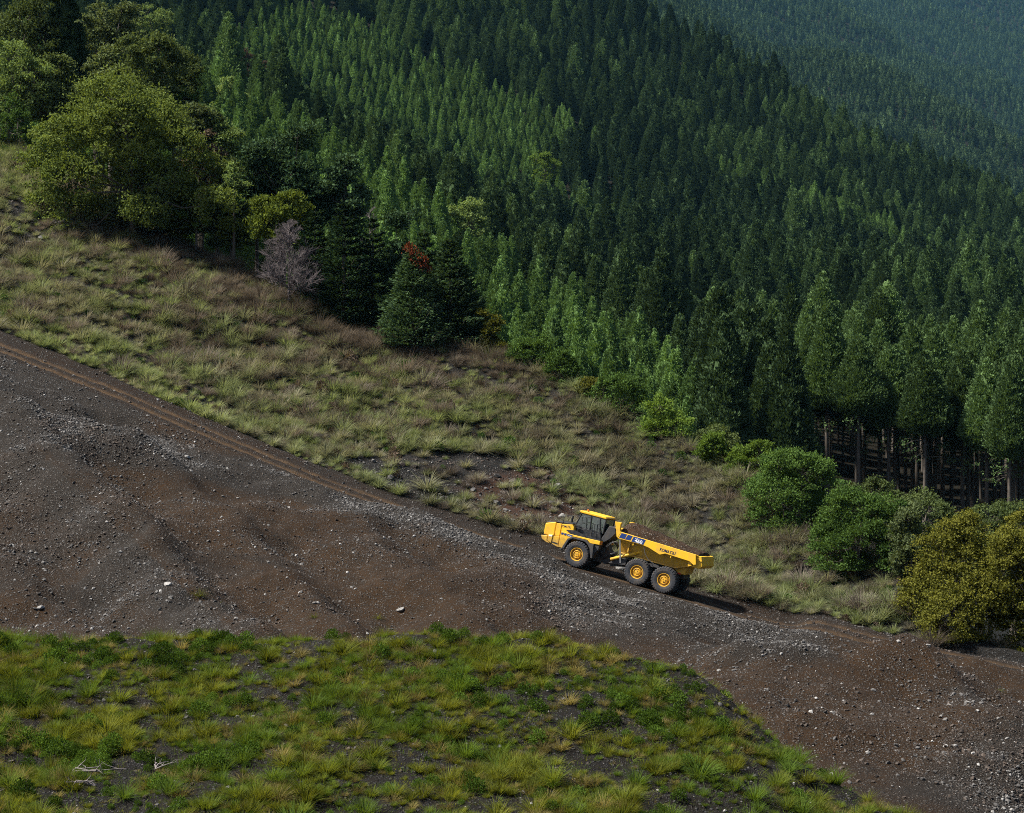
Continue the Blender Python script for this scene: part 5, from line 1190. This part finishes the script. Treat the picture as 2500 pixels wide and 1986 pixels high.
def stones(name, G, n, mask, lo, hi, label, seed, brown=None):
    rg = np.random.default_rng(seed); Ps = scatter(G, n, rg, mask); s = lo * (1 - rg.random(n)) ** (-0.42); s = np.minimum(s, hi)
    k = rg.integers(0, 4, n); sx_, sy_ = proj(Ps); b = fbm(Ps[:, 0] / 7, Ps[:, 1] / 7, 3, 3) * .5 + 0.25 * rg.normal(size=n) + (0.35 if name == 'slope_gravel' else 0.1) - 0.9 * (grey_at(sx_, sy_) if name == 'slope_gravel' else 0)
    k = np.where(b > 0.12, 4 + rg.integers(0, 3, n), k); k = np.where(rg.random(n) < 0.055, 7, k)
    Ps[:, 2] += s * 0.08
    gn_scatter(name, Ps, rg.random((n, 3)) * np.array([0.6, 0.6, 6.28]), np.stack([s, s * (0.6 + .5 * rg.random(n)), s * (.7 + .5 * rg.random(n))], -1), k, SK, label, 'gravel')
gm = ((NPX > -200) & (NPX < 2700)).astype(float); gm = gm * (rowi_m := (np.arange(NG.shape[0])[:, None] >= 6) & (np.arange(NG.shape[0])[:, None] < RC[3]))
clump = np.clip(0.55 + 0.9 * fbm(NG[..., 0] / 5, NG[..., 1] / 5, 111, 3), 0.12, 2)
strip_n = 0.5 + 2.0 * GREY
stones('slope_gravel', NG, 250000, gm * clump * strip_n, 0.036, 0.27, 'loose grey and brown stones strewn over the dark slope', 501)
rm = ((NPX > -200) & (NPX < 2700)) * ((np.arange(NG.shape[0])[:, None] >= RC[3]) & (np.arange(NG.shape[0])[:, None] < RC[5] + 2)) * np.where(np.clip(rutw, 0, 1) * on_road > 0.3, 0.05, 1.0) * np.where((np.abs(NPX - 1560) < 200) & (on_road > 0.5), 0.0, 1.0)
stones('road_gravel', NG, 12000, rm, 0.04, 0.3, 'small stones along the haul road', 502)
hm = inpoly(NPX, NPY, rock_patch) * 1.0 + inpoly(NPX, NPY, left_rock) * 1.0
stones('hillside_gravel', NG, 3500, hm * (np.arange(NG.shape[0])[:, None] < RC[8]), 0.09, 0.8, 'dark broken rock on the bare patch of the hillside', 503)
stones('bank_gravel', FG, 9000, (fm > 0) * 1.0, 0.03, 0.2, 'small grey stones between the tufts on the near bank', 504)

# single stones that stand out
def single_stone(x, y, size, label, seed, m=None):
    k = np.argmin((NPX[:RC[5]] - x) ** 2 + (NPY[:RC[5]] - y) ** 2); P_ = NG[:RC[5]].reshape(-1, 3)[k]
    o = link_mesh('stone', rock_mesh(seed, 2), m or M_stw); o.location = (P_[0], P_[1], P_[2] + size * 0.1); o.scale = (size, size * .8, size * .8); o.rotation_euler = (0.2, 0.1, seed * 1.3); tag(o, label, 'stone', 'stones that stand out on the slope')
for i, (x, y, s, lab) in enumerate([(1513, 1391, 0.85, 'flat pale stone under the dump truck between its front and middle wheels'), (1426, 1440, 0.42, 'pale stone on the slope just below the front wheel'),
                                    (460, 1122, 0.5, 'pale stone on the grey gravel band below the road, upper left'), (977, 1486, 0.6, 'pale stone near the foot of the brown slope, mid-left'),
                                    (95, 1494, 0.45, 'pale stone on the lowest grey lobe at left'), (407, 1428, 0.5, 'bluish stone on the lobe edge above the lone grass tuft'),
                                    (2132, 1686, 0.32, 'grey stone on the right-hand mound below the hollow'), (2320, 1724, 0.3, 'pale stone on the right-hand mound towards the edge'),
                                    (2336, 1820, 0.26, 'pale stone low on the right-hand mound'), (1990, 1700, 0.28, 'pale stone on the brown face of the right-hand mound')]):
    single_stone(x, y, s, lab, 700 + i)
# lone tufts on the bare slope
def tuft(x, y, s, label, seed):
    k = np.argmin((NPX[:RC[5]] - x) ** 2 + (NPY[:RC[5]] - y) ** 2); P_ = NG[:RC[5]].reshape(-1, 3)[k]
    o = link_mesh('grass_tuft', mesh_np('grass_tuft', *grass_clump(seed, 70, 0.8, 0.35, 0.03, 1.2, 0.5)), M_fgrass); o.location = P_; o.scale = (s, s, s); tag(o, label, 'grass tuft', 'lone tufts on the bare slope')
for i, (x, y, s, lab) in enumerate([(485, 1456, 0.9, 'largest lone green tuft on the dark slope at left'), (530, 1482, 0.5, 'small green tuft right of the largest lone tuft'), (765, 1508, 0.55, 'small green tuft in the runnel near the bank'),
                                    (925, 1512, 0.6, 'small green tuft at the foot of the slope, mid-left'), (2437, 1690, 0.6, 'lone tuft on the orange ground at the right edge'), (1955, 1604, 0.4, 'small tuft on the crest of the right-hand mound')]):
    tuft(x, y, s, lab, 720 + i)
# dead branches lying about
def branch(G, GX, GY, x, y, L, label, seed, n=4):
    rg = np.random.default_rng(seed); P_ = at_pixel(G, GX, GY, x, y); acc = Acc(); a = rg.random() * 3.14
    for k in range(n):
        aa = a + rg.normal() * 0.7; l = L * (0.5 + .6 * rg.random()); s = np.linspace(0, 1, 6)
        pts = np.stack([np.cos(aa) * s * l, 0.5 * np.sin(aa) * s * l, 0.08 + 0.30 * L * .4 * np.sin(s * 2.5) * rg.random()], -1) + rg.normal(size=(6, 3)) * 0.04 * L * np.array([1, 1, .6]); pts[0] = (0, 0, 0.02)
        limb(acc, pts, 0.028 * L ** .5, 0.008, 5)
        for j in range(3):
            o = pts[2 + j]; dd_ = unit(rg.normal(size=3) + np.array([0, 0, .4])); limb(acc, [o, o + dd_ * l * .2, o + dd_ * l * .3 + rg.normal(size=3) * .03], 0.012, 0.005, 4)
    o = link_mesh('fallen_branch', acc.mesh('fallen_branch', True), M_barkg); o.location = P_; tag(o, label, 'branch', 'dead branches on the ground')
branch(FG, FPX, FPY, 170, 1890, 1.5, 'bleached dead branch among the tufts at the lower left', 801); branch(FG, FPX, FPY, 230, 1925, 1.1, 'shorter dead branch right of the bleached one, lower left', 802)
branch(FG, FPX, FPY, 380, 1880, 0.9, 'twisted twig lying right of the two dead branches', 803)
branch(HG, HX, HY, 60, 600, 4.0, 'grey fallen limb on the rocky patch at the left edge', 804); branch(HG, HX, HY, 120, 545, 3.5, 'grey fallen limb higher up near the biggest olive tree', 805)

# ------------------------------------------------------------------ air
def haze():
    me = bpy.data.meshes.new('haze'); bm = bmesh.new(); bmesh.ops.create_cube(bm, size=1.0); bm.to_mesh(me); bm.free()
    t = NT('air'); pv = t.n('ShaderNodeVolumePrincipled', {'Color': (0.24, 0.60, 0.90, 1), 'Density': HAZE_D, 'Anisotropy': 0.1})
    t.t.links.new(pv.outputs[0], t.out.inputs['Volume'])
    o = link_mesh('haze', me, t.m)
    zt = max(float(G[..., 2].max()) for G in RG + [MG]) + 40; zb = min(float(G[..., 2].min()) for G in RG + [MG, NG, FG]) - 1.5
    xs = max(float(np.abs(G[..., 0]).max()) for G in RG + [MG]) + 60
    y1 = max(float(G[..., 1].max()) for G in RG) + 100
    o.location = (0, (y1 - 60) / 2, (zt + zb) / 2); o.scale = (2 * xs, y1 + 60, zt - zb)
    tag(o, 'thin blue air veiling the far ridges', 'haze', kind='stuff')
HAZE_D = 1.9e-5
haze()
